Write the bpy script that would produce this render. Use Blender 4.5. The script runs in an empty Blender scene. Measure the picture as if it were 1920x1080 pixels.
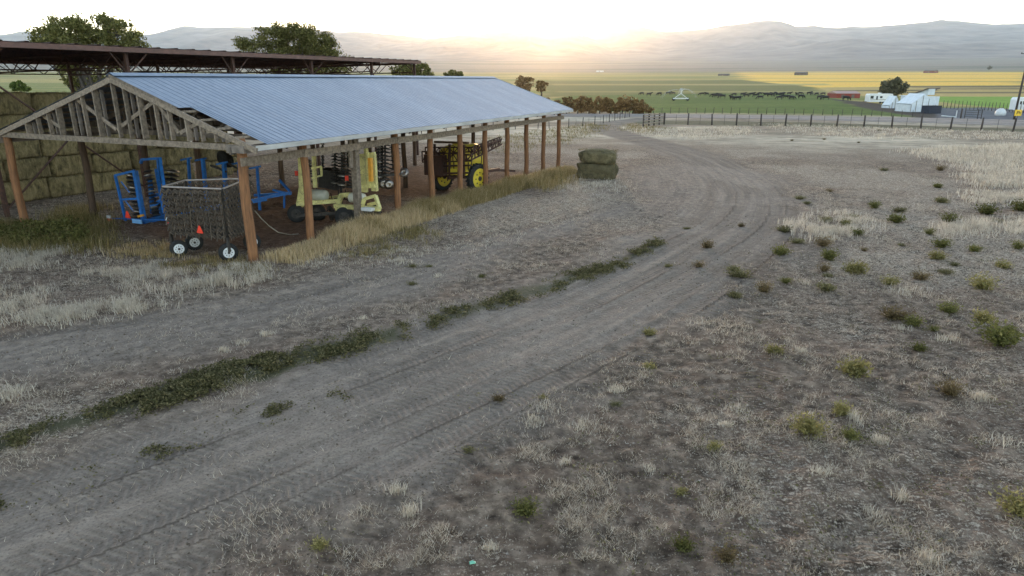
import bpy, bmesh, math, random
import numpy as np
from mathutils import Vector, Matrix

# ------------------------------------------------------------------ camera, sky, sun, exposure
SC = bpy.context.scene
COL = SC.collection
FPX, CAMH, PITCH = 1280.0, 6.0, math.atan(390 / 1280)
cam_d = bpy.data.cameras.new('camera'); cam_d.sensor_width = 36.0; cam_d.lens = 24.0
cam_d.clip_start = 0.1; cam_d.clip_end = 60000
cam = bpy.data.objects.new('camera', cam_d); COL.objects.link(cam)
cam.location = (0, 0, CAMH); cam.rotation_euler = (math.pi / 2 - PITCH, 0, 0)
SC.camera = cam

SUN_EL, SUN_AZ = 5.05, 2.2            # degrees; azimuth measured from +Y towards +X
world = bpy.data.worlds.new('World'); SC.world = world; world.use_nodes = True
wn = world.node_tree
for n in list(wn.nodes): wn.nodes.remove(n)
sky = wn.nodes.new('ShaderNodeTexSky'); sky.sky_type = 'NISHITA'; sky.sun_disc = False
sky.sun_elevation = math.radians(SUN_EL); sky.sun_rotation = math.radians(SUN_AZ)
sky.altitude = 1700; sky.air_density = 0.8; sky.dust_density = 0.45; sky.ozone_density = 0.6
bg = wn.nodes.new('ShaderNodeBackground'); bg.inputs['Strength'].default_value = 0.15
wo = wn.nodes.new('ShaderNodeOutputWorld')
wb = wn.nodes.new('ShaderNodeMix'); wb.data_type = 'RGBA'; wb.blend_type = 'MULTIPLY'; wb.inputs[0].default_value = 1.0
wb.inputs[7].default_value = (1.17, 0.98, 0.83, 1)      # the camera's warm white balance, over the whole sky alike
wn.links.new(sky.outputs[0], wb.inputs[6]); wn.links.new(wb.outputs[2], bg.inputs[0]); wn.links.new(bg.outputs[0], wo.inputs[0])

sun_d = bpy.data.lights.new('sun', 'SUN'); sun_d.energy = 0.27; sun_d.angle = math.radians(1.6)
sun_d.color = (1.0, 0.55, 0.22)
sun = bpy.data.objects.new('sun', sun_d); COL.objects.link(sun)
sd = Vector((math.sin(math.radians(SUN_AZ)) * math.cos(math.radians(SUN_EL)),
             math.cos(math.radians(SUN_AZ)) * math.cos(math.radians(SUN_EL)), math.sin(math.radians(SUN_EL))))
sun.rotation_euler = sd.to_track_quat('Z', 'Y').to_euler()
SC.view_settings.view_transform = 'Standard'; SC.view_settings.look = 'None'
SC.view_settings.exposure = 2.55; SC.view_settings.gamma = 1.0
SC.cycles.volume_bounces = 1
SC.cycles.max_bounces = 6

# ------------------------------------------------------------------ numeric helpers
rng = np.random.default_rng(7)
random.seed(7)

def hash2(ix, iy, s):
    h = (ix.astype(np.int64) * 374761393 + iy.astype(np.int64) * 668265263 + s * 982451653) & 0x7fffffff
    h = ((h ^ (h >> 13)) * 1274126177) & 0x7fffffff
    h = h ^ (h >> 16)
    return (h & 0xffffff) / float(0xffffff)

def vnoise(x, y, s=0):
    x = np.asarray(x, float); y = np.asarray(y, float)
    ix = np.floor(x); iy = np.floor(y); fx = x - ix; fy = y - iy
    fx = fx * fx * (3 - 2 * fx); fy = fy * fy * (3 - 2 * fy)
    a = hash2(ix, iy, s); b = hash2(ix + 1, iy, s); c = hash2(ix, iy + 1, s); d = hash2(ix + 1, iy + 1, s)
    return (a * (1 - fx) + b * fx) * (1 - fy) + (c * (1 - fx) + d * fx) * fy

def fbm(x, y, s=0, o=4, g=0.5):
    t = 0; a = 1; n = 0
    for k in range(o):
        t = t + a * vnoise(x * 2 ** k + 17.3 * k, y * 2 ** k - 9.1 * k, s + k); n += a; a *= g
    return t / n

def sstep(a, b, x):
    t = np.clip((np.asarray(x, float) - a) / (b - a), 0, 1)
    return t * t * (3 - 2 * t)

def ray(u, v):
    x = (u - 960) / FPX; y = (540 - v) / FPX
    return np.array([x, math.cos(PITCH) + math.sin(PITCH) * y, -math.sin(PITCH) + math.cos(PITCH) * y])

def base_z(x, y):
    """broad lie of the land: level by the shed, a dip beyond, then a slow rise to the foothills"""
    x = np.asarray(x, float); y = np.asarray(y, float)
    d = np.hypot(x, y)
    z = -0.6 * sstep(24, 58, y)
    return z + 3.4e-4 * np.clip(d - 450, 0, None) ** 1.5

def GP(u, v):
    """ground point under a photo pixel"""
    d = ray(u, v)
    t = np.geomspace(3, 12000, 6000)
    z = CAMH + d[2] * t - base_z(d[0] * t, d[1] * t)
    k = np.argmax(z < 0) if (z < 0).any() else len(t) - 1
    k = max(k, 1)
    f = z[k - 1] / (z[k - 1] - z[k]) if z[k - 1] != z[k] else 0
    tt = t[k - 1] + f * (t[k] - t[k - 1])
    return np.array([d[0] * tt, d[1] * tt])

def ZAT(u, v, P):
    """height of pixel row v above the vertical through ground point P"""
    d = ray(u, v); return CAMH + d[2] * P[1] / d[1]

# shed frame: origin at the near right corner post, x to the right, y along the building
SA = math.atan2(593 / 1280, 1.0455)
SL = np.array([math.sin(SA), math.cos(SA)]); SR = np.array([math.cos(SA), -math.sin(SA)])
S0 = np.array([-8.947, 22.857])
def SW(x, y): return S0 + SR * x + SL * y
def SLOC(P): d = np.asarray(P) - S0; return np.array([d @ SR, d @ SL])
def SP(u, v, y):
    """shed-frame point seen at pixel (u,v) on the vertical plane 'y metres along the shed'"""
    d = ray(u, v)
    t = (y + S0 @ SL) / (d[:2] @ SL)
    P = d[:2] * t
    return (float((P - S0) @ SR), y, float(CAMH + d[2] * t))
def SG(u, v): return SLOC(GP(u, v))

# ------------------------------------------------------------------ the dirt lane and its wheel marks
LANE_PX = [(-420, 1180), (150, 965), (500, 825), (830, 690), (1080, 585), (1280, 480), (1385, 410), (1392, 352), (1320, 300),
           (1215, 266), (1150, 248), (1135, 236), (1180, 226), (1230, 221)]
def spline(pts, n=24):
    P = np.array(pts); out = []
    P = np.vstack([2 * P[0] - P[1], P, 2 * P[-1] - P[-2]])
    for i in range(1, len(P) - 2):
        for t in np.linspace(0, 1, n, endpoint=False):
            out.append(0.5 * ((2 * P[i]) + (-P[i - 1] + P[i + 1]) * t + (2 * P[i - 1] - 5 * P[i] + 4 * P[i + 1] - P[i + 2]) * t * t
                              + (-P[i - 1] + 3 * P[i] - 3 * P[i + 1] + P[i + 2]) * t ** 3))
    out.append(P[-2]); return np.array(out)
LANE = spline([GP(*q) for q in LANE_PX], 10)

def line_coords(x, y, L):
    """signed offset across and distance along a polyline for many points"""
    x = np.asarray(x, float); y = np.asarray(y, float)
    best = np.full(x.shape, 1e18); off = np.zeros(x.shape); al = np.zeros(x.shape)
    s = 0.0
    for i in range(len(L) - 1):
        a = L[i]; b = L[i + 1]; d = b - a; ln = math.hypot(*d)
        if ln < 1e-6: continue
        d = d / ln
        px = x - a[0]; py = y - a[1]
        t = np.clip(px * d[0] + py * d[1], 0, ln)
        qx = px - t * d[0]; qy = py - t * d[1]
        q = qx * qx + qy * qy
        m = q < best
        best = np.where(m, q, best)
        off = np.where(m, np.sign(px * -d[1] + py * d[0]) * np.sqrt(q), off)   # left of travel is positive
        al = np.where(m, s + t, al)
        s += ln
    return off, al

def side_track(pts): return spline([GP(*q) for q in pts], 8)
TRACKS = [  # extra single wheel marks on the open ground, from the photograph
    side_track([(560, 1120), (900, 850), (1180, 690), (1380, 560), (1500, 440)]),
    side_track([(1420, 1120), (1460, 900), (1420, 720), (1440, 560)]),
    side_track([(1960, 760), (1720, 900), (1520, 1090)]),
    side_track([(1960, 560), (1780, 480), (1620, 390), (1480, 320)]),
    side_track([(-60, 640), (350, 590), (700, 520), (1000, 420), (1200, 350)]),
]
LANE_WHEELS = (-2.3, -1.55, -0.75, 0.15, 0.95, 1.75)

def relief(x, y):
    """ruts, low berms and clods of the yard, fading out with distance"""
    x = np.asarray(x, float); y = np.asarray(y, float)
    d = np.hypot(x, y); near = 1 - sstep(45, 75, d)
    off, al = line_coords(x, y, LANE)
    z = np.zeros(x.shape)
    hw = 2.9
    inl = 1 - sstep(hw - .4, hw + .4, np.abs(off))
    for w in LANE_WHEELS:
        wob = .12 * np.sin(al * .23 + w * 3)
        z += -.022 * np.exp(-((off - w - wob) / .22) ** 4) + .010 * np.exp(-((np.abs(off - w - wob) - .33) / .07) ** 2)
    z += .045 * np.exp(-((off + hw) / .3) ** 2) + .05 * np.exp(-((off - hw) / .45) ** 2)
    for T in TRACKS:
        o, a = line_coords(x, y, T)
        z += -.035 * np.exp(-(o / .3) ** 2) + .012 * np.exp(-((np.abs(o) - .5) / .14) ** 2)
    z += (fbm(x * .35, y * .35, 3, 3) - .5) * .16 * (1 - .7 * inl)
    cl = fbm(x * 4.2, y * 4.2, 11, 3)
    z += (cl - .5) * (.12 * (1 - inl) + .035 * inl)
    return z * near

def GZ(x, y): return base_z(x, y) + relief(x, y)
def gz1(x, y): return float(GZ(np.array([x]), np.array([y]))[0])

# ------------------------------------------------------------------ materials
MATS = {}
def nd(nt, t, **kw):
    n = nt.nodes.new(t)
    for k, v in kw.items(): setattr(n, k, v)
    return n
def ramp(nt, fac, stops):
    r = nd(nt, 'ShaderNodeValToRGB'); e = r.color_ramp.elements
    while len(e) < len(stops): e.new(0.5)
    for q, (p, c) in zip(e, stops): q.position = p; q.color = (*c, 1)
    nt.links.new(fac, r.inputs[0]); return r.outputs[0]
def mixc(nt, fac, a, b, mode='MIX'):
    m = nd(nt, 'ShaderNodeMix', data_type='RGBA', blend_type=mode)
    if isinstance(fac, (int, float)): m.inputs[0].default_value = fac
    else: nt.links.new(fac, m.inputs[0])
    for i, c in ((6, a), (7, b)):
        if isinstance(c, tuple): m.inputs[i].default_value = (*c, 1)
        else: nt.links.new(c, m.inputs[i])
    return m.outputs[2]
def math_(nt, op, a, b=None, clamp=False):
    m = nd(nt, 'ShaderNodeMath', operation=op); m.use_clamp = clamp
    for i, c in enumerate((a, b)):
        if c is None: continue
        if isinstance(c, (int, float)): m.inputs[i].default_value = c
        else: nt.links.new(c, m.inputs[i])
    return m.outputs[0]
def noise(nt, vec, scale, detail=4, rough=.55, out=0):
    n = nd(nt, 'ShaderNodeTexNoise'); n.inputs['Scale'].default_value = scale
    n.inputs['Detail'].default_value = detail; n.inputs['Roughness'].default_value = rough
    if vec is not None: nt.links.new(vec, n.inputs['Vector'])
    return n.outputs[out]
def scaled(nt, vec, s):
    m = nd(nt, 'ShaderNodeMapping'); m.inputs['Scale'].default_value = s
    nt.links.new(vec, m.inputs['Vector']); return m.outputs[0]

def mat(name, c1, c2=None, scale=4, rough=.7, metal=0.0, bump=.2, stretch=(1, 1, 1), spots=None, rand=0.15, bscale=None):
    """general worn surface: two-tone noise, grain bump, per-object tint"""
    if name in MATS: return MATS[name]
    m = bpy.data.materials.new(name); m.use_nodes = True; nt = m.node_tree
    b = nt.nodes['Principled BSDF']; c2 = c2 or tuple(x * .6 for x in c1)
    tc = nd(nt, 'ShaderNodeTexCoord'); v = scaled(nt, tc.outputs['Object'], stretch)
    f = noise(nt, v, scale, 6, .6)
    c = ramp(nt, f, [(.32, c2), (.68, c1)])
    if spots:
        g = noise(nt, tc.outputs['Object'], spots[1], 3, .6)
        c = mixc(nt, math_(nt, 'GREATER_THAN', g, spots[2]), c, spots[0])
    oi = nd(nt, 'ShaderNodeObjectInfo')
    k = math_(nt, 'ADD', math_(nt, 'MULTIPLY', oi.outputs['Random'], 2 * rand), 1 - rand)
    kc = nd(nt, 'ShaderNodeCombineColor')
    for i in range(3): nt.links.new(k, kc.inputs[i])
    c = mixc(nt, 1.0, c, kc.outputs[0], 'MULTIPLY')
    nt.links.new(c, b.inputs['Base Color'])
    b.inputs['Roughness'].default_value = rough; b.inputs['Metallic'].default_value = metal
    if bump:
        bp = nd(nt, 'ShaderNodeBump'); bp.inputs['Strength'].default_value = bump; bp.inputs['Distance'].default_value = .02
        nt.links.new(noise(nt, v, bscale or scale * 4, 5, .65), bp.inputs['Height']); nt.links.new(bp.outputs[0], b.inputs['Normal'])
    MATS[name] = m; return m

def leafmat(name, stops, trans=.35, attr='tint', rand=.2):
    if name in MATS: return MATS[name]
    m = bpy.data.materials.new(name); m.use_nodes = True; nt = m.node_tree
    for n in list(nt.nodes): nt.nodes.remove(n)
    a = nd(nt, 'ShaderNodeAttribute', attribute_name=attr)
    c = ramp(nt, a.outputs['Fac'], stops)
    oi = nd(nt, 'ShaderNodeObjectInfo')
    k = math_(nt, 'ADD', math_(nt, 'MULTIPLY', oi.outputs['Random'], 2 * rand), 1 - rand)
    kc = nd(nt, 'ShaderNodeCombineColor')
    for i in range(3): nt.links.new(k, kc.inputs[i])
    c = mixc(nt, 1.0, c, kc.outputs[0], 'MULTIPLY')
    d = nd(nt, 'ShaderNodeBsdfDiffuse'); t = nd(nt, 'ShaderNodeBsdfTranslucent'); mx = nd(nt, 'ShaderNodeMixShader')
    mx.inputs[0].default_value = trans; o = nd(nt, 'ShaderNodeOutputMaterial')
    nt.links.new(c, d.inputs[0]); nt.links.new(c, t.inputs[0])
    nt.links.new(d.outputs[0], mx.inputs[1]); nt.links.new(t.outputs[0], mx.inputs[2]); nt.links.new(mx.outputs[0], o.inputs[0])
    MATS[name] = m; return m

# ------------------------------------------------------------------ mesh helpers
def mesh_np(name, V, F3=None, F4=None, material=None, attrs=None, smooth=False):
    me = bpy.data.meshes.new(name)
    V = np.asarray(V, np.float32)
    me.vertices.add(len(V)); me.vertices.foreach_set('co', V.ravel())
    idx = []; tot = []
    if F3 is not None and len(F3): idx.append(np.asarray(F3, np.int32).ravel()); tot.append(np.full(len(F3), 3, np.int32))
    if F4 is not None and len(F4): idx.append(np.asarray(F4, np.int32).ravel()); tot.append(np.full(len(F4), 4, np.int32))
    idx = np.concatenate(idx); tot = np.concatenate(tot); st = np.concatenate([[0], np.cumsum(tot)[:-1]]).astype(np.int32)
    me.loops.add(len(idx)); me.loops.foreach_set('vertex_index', idx)
    me.polygons.add(len(tot)); me.polygons.foreach_set('loop_start', st); me.polygons.foreach_set('loop_total', tot)
    if smooth: me.polygons.foreach_set('use_smooth', np.ones(len(tot), bool))
    for k, a in (attrs or {}).items():
        a = np.asarray(a, np.float32)
        if a.ndim == 1: me.attributes.new(k, 'FLOAT', 'POINT').data.foreach_set('value', a)
        else: me.attributes.new(k, 'FLOAT_COLOR', 'POINT').data.foreach_set('color', np.hstack([a, np.ones((len(a), 1), np.float32)]).ravel())
    me.update(calc_edges=True); me.validate()
    if material: me.materials.append(material)
    return me

def tag(o, label=None, cat=None, group=None, kind=None):
    for k, v in (('label', label), ('category', cat), ('group', group), ('kind', kind)):
        if v: o[k] = v
    return o
def link(name, me, parent=None, loc=None, rz=None):
    o = bpy.data.objects.new(name, me); COL.objects.link(o); o.parent = parent
    if loc is not None: o.location = tuple(float(q) for q in loc)
    if rz is not None: o.rotation_euler = (0, 0, rz)
    return o
def thing(name, label, cat, loc=(0, 0, 0), rz=0.0, group=None):
    o = link(name, None, None, loc, rz); o.empty_display_size = .3
    return tag(o, label, cat, group)
def shed_thing(name, label, cat, x, y, z=0.0, group=None):
    P = SW(x, y); return thing(name, label, cat, (P[0], P[1], z), -SA, group)

class MB:
    """collects boxes, bars, tubes and lathes, then links them as one mesh object"""
    def __init__(s, off=(0, 0, 0)): s.V = []; s.F = []; s.o = np.array(off, float)
    def add(s, vs, fs):
        b = len(s.V); s.V += [tuple(np.asarray(v, float) - s.o) for v in vs]; s.F += [tuple(b + i for i in f) for f in fs]; return s
    def frame(s, p, q, up=(0, 0, 1)):
        d = Vector(q) - Vector(p); L = d.length; d.normalize(); u = Vector(up)
        if abs(d.dot(u)) > .98: u = Vector((0, 1, 0)) if abs(d.y) < .9 else Vector((1, 0, 0))
        a = d.cross(u).normalized(); return d, a, a.cross(d).normalized(), L
    def bar(s, p, q, w, h, up=(0, 0, 1), w2=None, h2=None):
        d, a, b, L = s.frame(p, q, up); p = Vector(p); q = Vector(q); vs = []
        for c, ww, hh in ((p, w, h), (q, w2 or w, h2 or h)):
            for sx, sy in ((-1, -1), (1, -1), (1, 1), (-1, 1)): vs.append(c + a * sx * ww / 2 + b * sy * hh / 2)
        return s.add(vs, [(3, 2, 1, 0), (4, 5, 6, 7), (0, 1, 5, 4), (1, 2, 6, 5), (2, 3, 7, 6), (3, 0, 4, 7)])
    def box(s, c, d, rz=0):
        c = Vector(c); M = Matrix.Rotation(rz, 3, 'Z'); vs = []
        for z in (-1, 1):
            for x, y in ((-1, -1), (1, -1), (1, 1), (-1, 1)): vs.append(c + M @ Vector((x * d[0] / 2, y * d[1] / 2, z * d[2] / 2)))
        return s.add(vs, [(3, 2, 1, 0), (4, 5, 6, 7), (0, 1, 5, 4), (1, 2, 6, 5), (2, 3, 7, 6), (3, 0, 4, 7)])
    def tube(s, p, q, r, r2=None, n=8):
        d, a, b, L = s.frame(p, q); vs = []
        for c, rr in ((Vector(p), r), (Vector(q), r2 if r2 is not None else r)):
            for k in range(n):
                t = 2 * math.pi * k / n; vs.append(c + a * math.cos(t) * rr + b * math.sin(t) * rr)
        fs = [(k, (k + 1) % n, n + (k + 1) % n, n + k) for k in range(n)] + [tuple(range(n - 1, -1, -1)), tuple(range(n, 2 * n))]
        return s.add(vs, fs)
    def path(s, pts, r, n=5):
        pts = [Vector(p) for p in pts]; vs = []
        for i, p in enumerate(pts):
            d, a, b, L = s.frame(pts[max(i - 1, 0)], pts[min(i + 1, len(pts) - 1)])
            rr = r[i] if isinstance(r, (list, tuple)) else r
            for k in range(n):
                t = 2 * math.pi * k / n; vs.append(p + a * math.cos(t) * rr + b * math.sin(t) * rr)
        fs = [(i * n + k, i * n + (k + 1) % n, (i + 1) * n + (k + 1) % n, (i + 1) * n + k) for i in range(len(pts) - 1) for k in range(n)]
        m = (len(pts) - 1) * n
        return s.add(vs, fs + [tuple(range(n - 1, -1, -1)), tuple(range(m, m + n))])
    def lathe(s, c, ax, prof, n=20):
        """prof: list of (distance along axis, radius)"""
        d = Vector(ax).normalized(); _, a, b, _ = s.frame((0, 0, 0), d); c = Vector(c); vs = []
        for h, r in prof:
            for k in range(n):
                t = 2 * math.pi * k / n; vs.append(c + d * h + a * math.cos(t) * r + b * math.sin(t) * r)
        fs = [(i * n + k, i * n + (k + 1) % n, (i + 1) * n + (k + 1) % n, (i + 1) * n + k) for i in range(len(prof) - 1) for k in range(n)]
        m = (len(prof) - 1) * n
        return s.add(vs, fs + [tuple(range(n - 1, -1, -1)), tuple(range(m, m + n))])
    def prism(s, pts, thick):
        """closed outline of 3D points, given depth along its normal"""
        P = [Vector(p) for p in pts]; nrm = (P[1] - P[0]).cross(P[2] - P[0]).normalized() * thick / 2; n = len(P)
        vs = [p - nrm for p in P] + [p + nrm for p in P]
        return s.add(vs, [tuple(range(n - 1, -1, -1)), tuple(range(n, 2 * n))] + [(k, (k + 1) % n, n + (k + 1) % n, n + k) for k in range(n)])
    def mesh(s, name, m, smooth=False):
        me = bpy.data.meshes.new(name); me.from_pydata(s.V, [], s.F); me.materials.append(m)
        if smooth: me.polygons.foreach_set('use_smooth', [len(p.vertices) == 4 for p in me.polygons])
        me.update(); return me
    def build(s, name, m, parent=None, smooth=False): return link(name, s.mesh(name, m, smooth), parent)

def blades(P, h, w, lean, seed, seg=1, tint=None, dirs=None, curl=.4):
    """grass blades as thin tapered strips; P (n,3) roots"""
    r = np.random.default_rng(seed); n = len(P)
    a = r.uniform(0, 2 * np.pi, n) if dirs is None else dirs
    side = np.stack([np.cos(a), np.sin(a), np.zeros(n)], 1)
    b = r.uniform(0, 2 * np.pi, n); ld = np.stack([np.cos(b), np.sin(b), np.zeros(n)], 1) * np.asarray(lean).reshape(-1, 1)
    up = np.array([0, 0, 1.0])
    h = np.asarray(h).reshape(-1, 1) * np.ones((n, 1)); w = np.asarray(w).reshape(-1, 1) * np.ones((n, 1))
    tint = r.uniform(0, 1, n) if tint is None else tint
    if seg == 1:
        V = np.stack([P - side * w / 2, P + side * w / 2, P + ld * h + up * h * np.sqrt(np.clip(1 - (np.linalg.norm(ld, axis=1, keepdims=True)) ** 2, .04, 1))], 1)
        F = np.arange(n * 3).reshape(n, 3)
        return V.reshape(-1, 3), F, np.repeat(tint, 3)
    mid = P + ld * h * .35 + up * h * .6
    tip = P + ld * h * (1 + curl) + up * h * (1 - .5 * np.linalg.norm(ld, axis=1, keepdims=True))
    V = np.stack([P - side * w / 2, P + side * w / 2, mid - side * w * .4, mid + side * w * .4, tip], 1)
    i = np.arange(n)[:, None] * 5
    F = np.concatenate([i + np.array([[0, 1, 3]]), i + np.array([[0, 3, 2]]), i + np.array([[2, 3, 4]])])
    return V.reshape(-1, 3), F, np.repeat(tint, 5)

def poly_mask(x, y, px, soft=0.0, warp=0.0, ws=.3, world_pts=None):
    """soft inside test of a ground outline given as photo pixels"""
    W = np.array([GP(*q) for q in px]) if world_pts is None else np.array(world_pts)
    x = np.asarray(x, float); y = np.asarray(y, float)
    if warp: x, y = x + (fbm(x * ws, y * ws, 31, 3) - .5) * 2 * warp, y + (fbm(x * ws + 50, y * ws, 37, 3) - .5) * 2 * warp
    ins = np.zeros(x.shape, bool); dist = np.full(x.shape, 1e9)
    n = len(W)
    for i in range(n):
        a = W[i]; b = W[(i + 1) % n]
        c = ((a[1] > y) != (b[1] > y)) & (x < (b[0] - a[0]) * (y - a[1]) / (b[1] - a[1] + 1e-12) + a[0]); ins ^= c
        if soft:
            d = b - a; L = d @ d + 1e-9; t = np.clip(((x - a[0]) * d[0] + (y - a[1]) * d[1]) / L, 0, 1)
            dist = np.minimum(dist, np.hypot(x - a[0] - t * d[0], y - a[1] - t * d[1]))
    if not soft: return ins.astype(float)
    return sstep(-soft, soft, np.where(ins, dist, -dist))

# ================================================================== THE SETTING
# ------------------------------------------------------------------ ground
def ground():
    fine = np.radians(np.arange(-50, 50.01, .2)); coarse = np.radians(np.arange(54, 306.1, 6))
    th = np.concatenate([fine, coarse]); nth = len(th)
    r = [.6, 1.5, 2.6, 3.6, 4.5]
    while r[-1] < 42: r.append(r[-1] * 1.0048)
    while r[-1] < 95: r.append(r[-1] * 1.009)
    while r[-1] < 9800: r.append(r[-1] * 1.0125)
    r = np.array(r); nr = len(r)
    R, T = np.meshgrid(r, th, indexing='ij')
    X = (R * np.sin(T)).ravel(); Y = (R * np.cos(T)).ravel()
    Z = base_z(X, Y)
    near = np.hypot(X, Y) < 80
    xn, yn = X[near], Y[near]
    Z[near] += relief(xn, yn)
    N = len(X)
    A = {k: np.zeros(N) for k in ('road', 'straw', 'green', 'red', 'far', 'tu', 'ts', 'tm', 'lo', 'la')}
    off, al = line_coords(xn, yn, LANE)
    edge = (fbm(xn * .5, yn * .5, 51, 5) - .5) * 3.0
    road = 1 - sstep(1.6, 3.9, np.abs(off) + edge)
    # the broad bare turning area round the bend
    road = np.maximum(road, .8 * poly_mask(xn, yn, [(1150, 330), (1250, 300), (1330, 300), (1480, 330), (1520, 420), (1400, 520), (1290, 470), (1230, 400)], 2.0, 1.5))
    road = np.maximum(road, .9 * poly_mask(xn, yn, [(470, 560), (700, 500), (960, 440), (1180, 380), (1210, 400), (1000, 470), (760, 560), (500, 640), (200, 690), (-80, 720), (-80, 640)], 1.0, 1.0))
    st = np.full(len(xn), .55) + (fbm(xn * .22, yn * .22, 61, 4) - .5) * 1.5
    st = np.clip(st + .35 * sstep(18, 34, np.hypot(xn, yn)) * (xn > -4), 0, 1) * (1 - .82 * road)
    pale = [[(0, 470), (250, 480), (480, 520), (460, 560), (150, 600), (0, 600)],
            [(1500, 230), (1900, 240), (1935, 300), (1700, 280), (1560, 260), (1250, 240)],
            [(1680, 280), (1935, 260), (1935, 450), (1800, 430), (1700, 360)],
            [(1180, 250), (1420, 250), (1400, 285), (1300, 275)],
            [(640, 430), (880, 380), (1060, 340), (1090, 380), (900, 440), (700, 490)]]
    for P in pale: st = np.maximum(st, poly_mask(xn, yn, P, .8, .8) * (.55 + .4 * fbm(xn * .8, yn * .8, 63, 3)))
    A['straw'][near] = st; A['road'][near] = road
    gr = poly_mask(xn, yn, GREEN_STRIP, .35, .5, .6) + .8 * poly_mask(xn, yn, GREEN_STRIP2, .3, .4, .6) + .25 * poly_mask(xn, yn, LANE_WEEDS, .35, .6, .7)
    A['green'][near] = np.clip(gr, 0, 1)
    lx = (xn - S0[0]) * SR[0] + (yn - S0[1]) * SR[1]; ly = (xn - S0[0]) * SL[0] + (yn - S0[1]) * SL[1]
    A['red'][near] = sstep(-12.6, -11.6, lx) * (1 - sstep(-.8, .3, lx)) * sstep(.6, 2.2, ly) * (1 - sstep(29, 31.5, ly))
    # wheel marks: offset and distance along the nearest mark
    tu = np.full(len(xn), 9.0); ts = np.zeros(len(xn))
    for w in LANE_WHEELS:
        o = off - w - .12 * np.sin(al * .23 + w * 3); m = np.abs(o) < np.abs(tu); tu = np.where(m, o, tu); ts = np.where(m, al + w, ts)
    for Tk in TRACKS:
        o, a = line_coords(xn, yn, Tk); m = np.abs(o) < np.abs(tu); tu = np.where(m, o, tu); ts = np.where(m, a, ts)
    A['tu'][near] = tu; A['ts'][near] = ts; A['lo'][near] = off; A['la'][near] = al
    A['tm'][near] = np.exp(-(tu / .34) ** 4) * sstep(.30, .5, fbm(xn * .25 + 7, yn * .25, 71, 3))
    D = np.hypot(X, Y)
    A['far'] = sstep(62, 92, D)
    # ---- colours of the land farther off
    C = np.zeros((N, 3)); f = D > 55; xf, yf, df = X[f], Y[f], D[f]
    def lay(c, m, col): return c * (1 - m[:, None]) + np.array(col) * m[:, None]
    n1 = fbm(xf * .03, yf * .1, 81, 4); n2 = fbm(xf * .004, yf * .012, 83, 4); n3 = fbm(xf * .3, yf * .6, 85, 3)
    c = lay(np.tile([.36, .285, .21], (len(xf), 1)), sstep(.45, .62, n1), (.62, .52, .39))
    c = lay(c, sstep(.55, .7, n3) * .5, (.20, .165, .12))
    far2 = sstep(140, 190, df)
    c = lay(c, far2, (.36, .30, .11))
    c = lay(c, far2 * sstep(.42, .55, n2), (.23, .24, .065))
    c = lay(c, far2 * sstep(.6, .68, fbm(xf * .0015, yf * .009, 87, 3)), (.44, .35, .12))
    W = lambda px, col, soft, warp, ws=.02, k=1.0: lay(c, k * poly_mask(xf, yf, px, soft, warp, ws), col)
    c = W([(1380, 134), (1560, 133), (1935, 135), (1935, 163), (1560, 167), (1400, 158)], (.92, .56, .10), 30, 25, .006)
    for (a, b, k) in ((146, 147, .5), (152, 153.5, .6), (139, 140, .4)):
        c = W([(1380, a), (1935, a), (1935, b), (1380, b)], (.30, .22, .07), 3, 10, .01, k)
    c = W([(1540, 164), (1935, 160), (1935, 182), (1560, 179)], (.50, .36, .13), 4, 4, .02)
    for (x0, x1, a, b) in ((1560, 1760, 169, 171), (1700, 1935, 161, 164), (1640, 1935, 173, 175), (1760, 1935, 166, 167.5)):
        c = W([(x0, a), (x1, a - 1), (x1, b), (x0, b)], (.12, .10, .05), 2, 5, .02, .85)
    c = W([(1000, 152), (1390, 150), (1540, 164), (1545, 178), (1200, 178), (1030, 182)], (.16, .165, .045), 5, 12, .01)
    for (a, b, col) in ((157, 160, (.42, .35, .14)), (166, 168, (.14, .15, .05)), (171, 173, (.33, .3, .11))):
        c = W([(1040, a), (1545, a), (1545, b), (1040, b)], col, 3, 8, .01, .7)
    c = W([(1195, 212), (1330, 212), (1500, 213), (1640, 216), (1725, 221), (1640, 205), (1580, 190), (1545, 177), (1400, 175), (1200, 177), (1060, 180), (1030, 190), (1060, 205)], (.075, .135, .018), 1.5, 2, .05)
    c = lay(c, .45 * poly_mask(xf, yf, [(1195, 213), (1725, 222), (1545, 177), (1060, 180)], 3, 3) * sstep(.5, .6, fbm(xf * .02, yf * .06, 91, 3)), (.12, .175, .03))
    c = W([(1745, 181), (1745, 190), (1850, 200), (1935, 206), (1935, 181)], (.22, .36, .05), 2, 2, .05)
    c = W([(1555, 185), (1640, 207), (1725, 222), (1800, 227), (1790, 213), (1700, 202), (1620, 191)], (.055, .05, .043), 1.2, 1.5, .08)
    c = W([(1757, 202), (1757, 221), (1935, 234), (1935, 207), (1850, 202)], (.15, .155, .17), .8, 1, .1)
    c = W([(1195, 225), (1500, 229), (1935, 242), (1935, 247), (1500, 237), (1195, 233)], (.10, .105, .05), .6, 1.2, .15, .7)
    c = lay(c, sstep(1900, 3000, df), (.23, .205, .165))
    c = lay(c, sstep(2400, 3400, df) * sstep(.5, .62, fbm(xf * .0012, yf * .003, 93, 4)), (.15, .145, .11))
    # lane runs on to the gravel road
    o2, _ = line_coords(xf, yf, LANE); c = lay(c, (1 - sstep(1.9, 2.7, np.abs(o2))) * (df < 140), (.26, .215, .175))
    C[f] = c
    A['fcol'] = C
    i = np.arange(nr - 1)[:, None] * nth; j = np.arange(nth)[None, :]; j2 = (j + 1) % nth
    F4 = np.stack([i + j, i + nth + j, i + nth + j2, i + j2], -1).reshape(-1, 4)[:, ::-1]
    F3 = None
    V = np.stack([X, Y, Z], 1)
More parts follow.
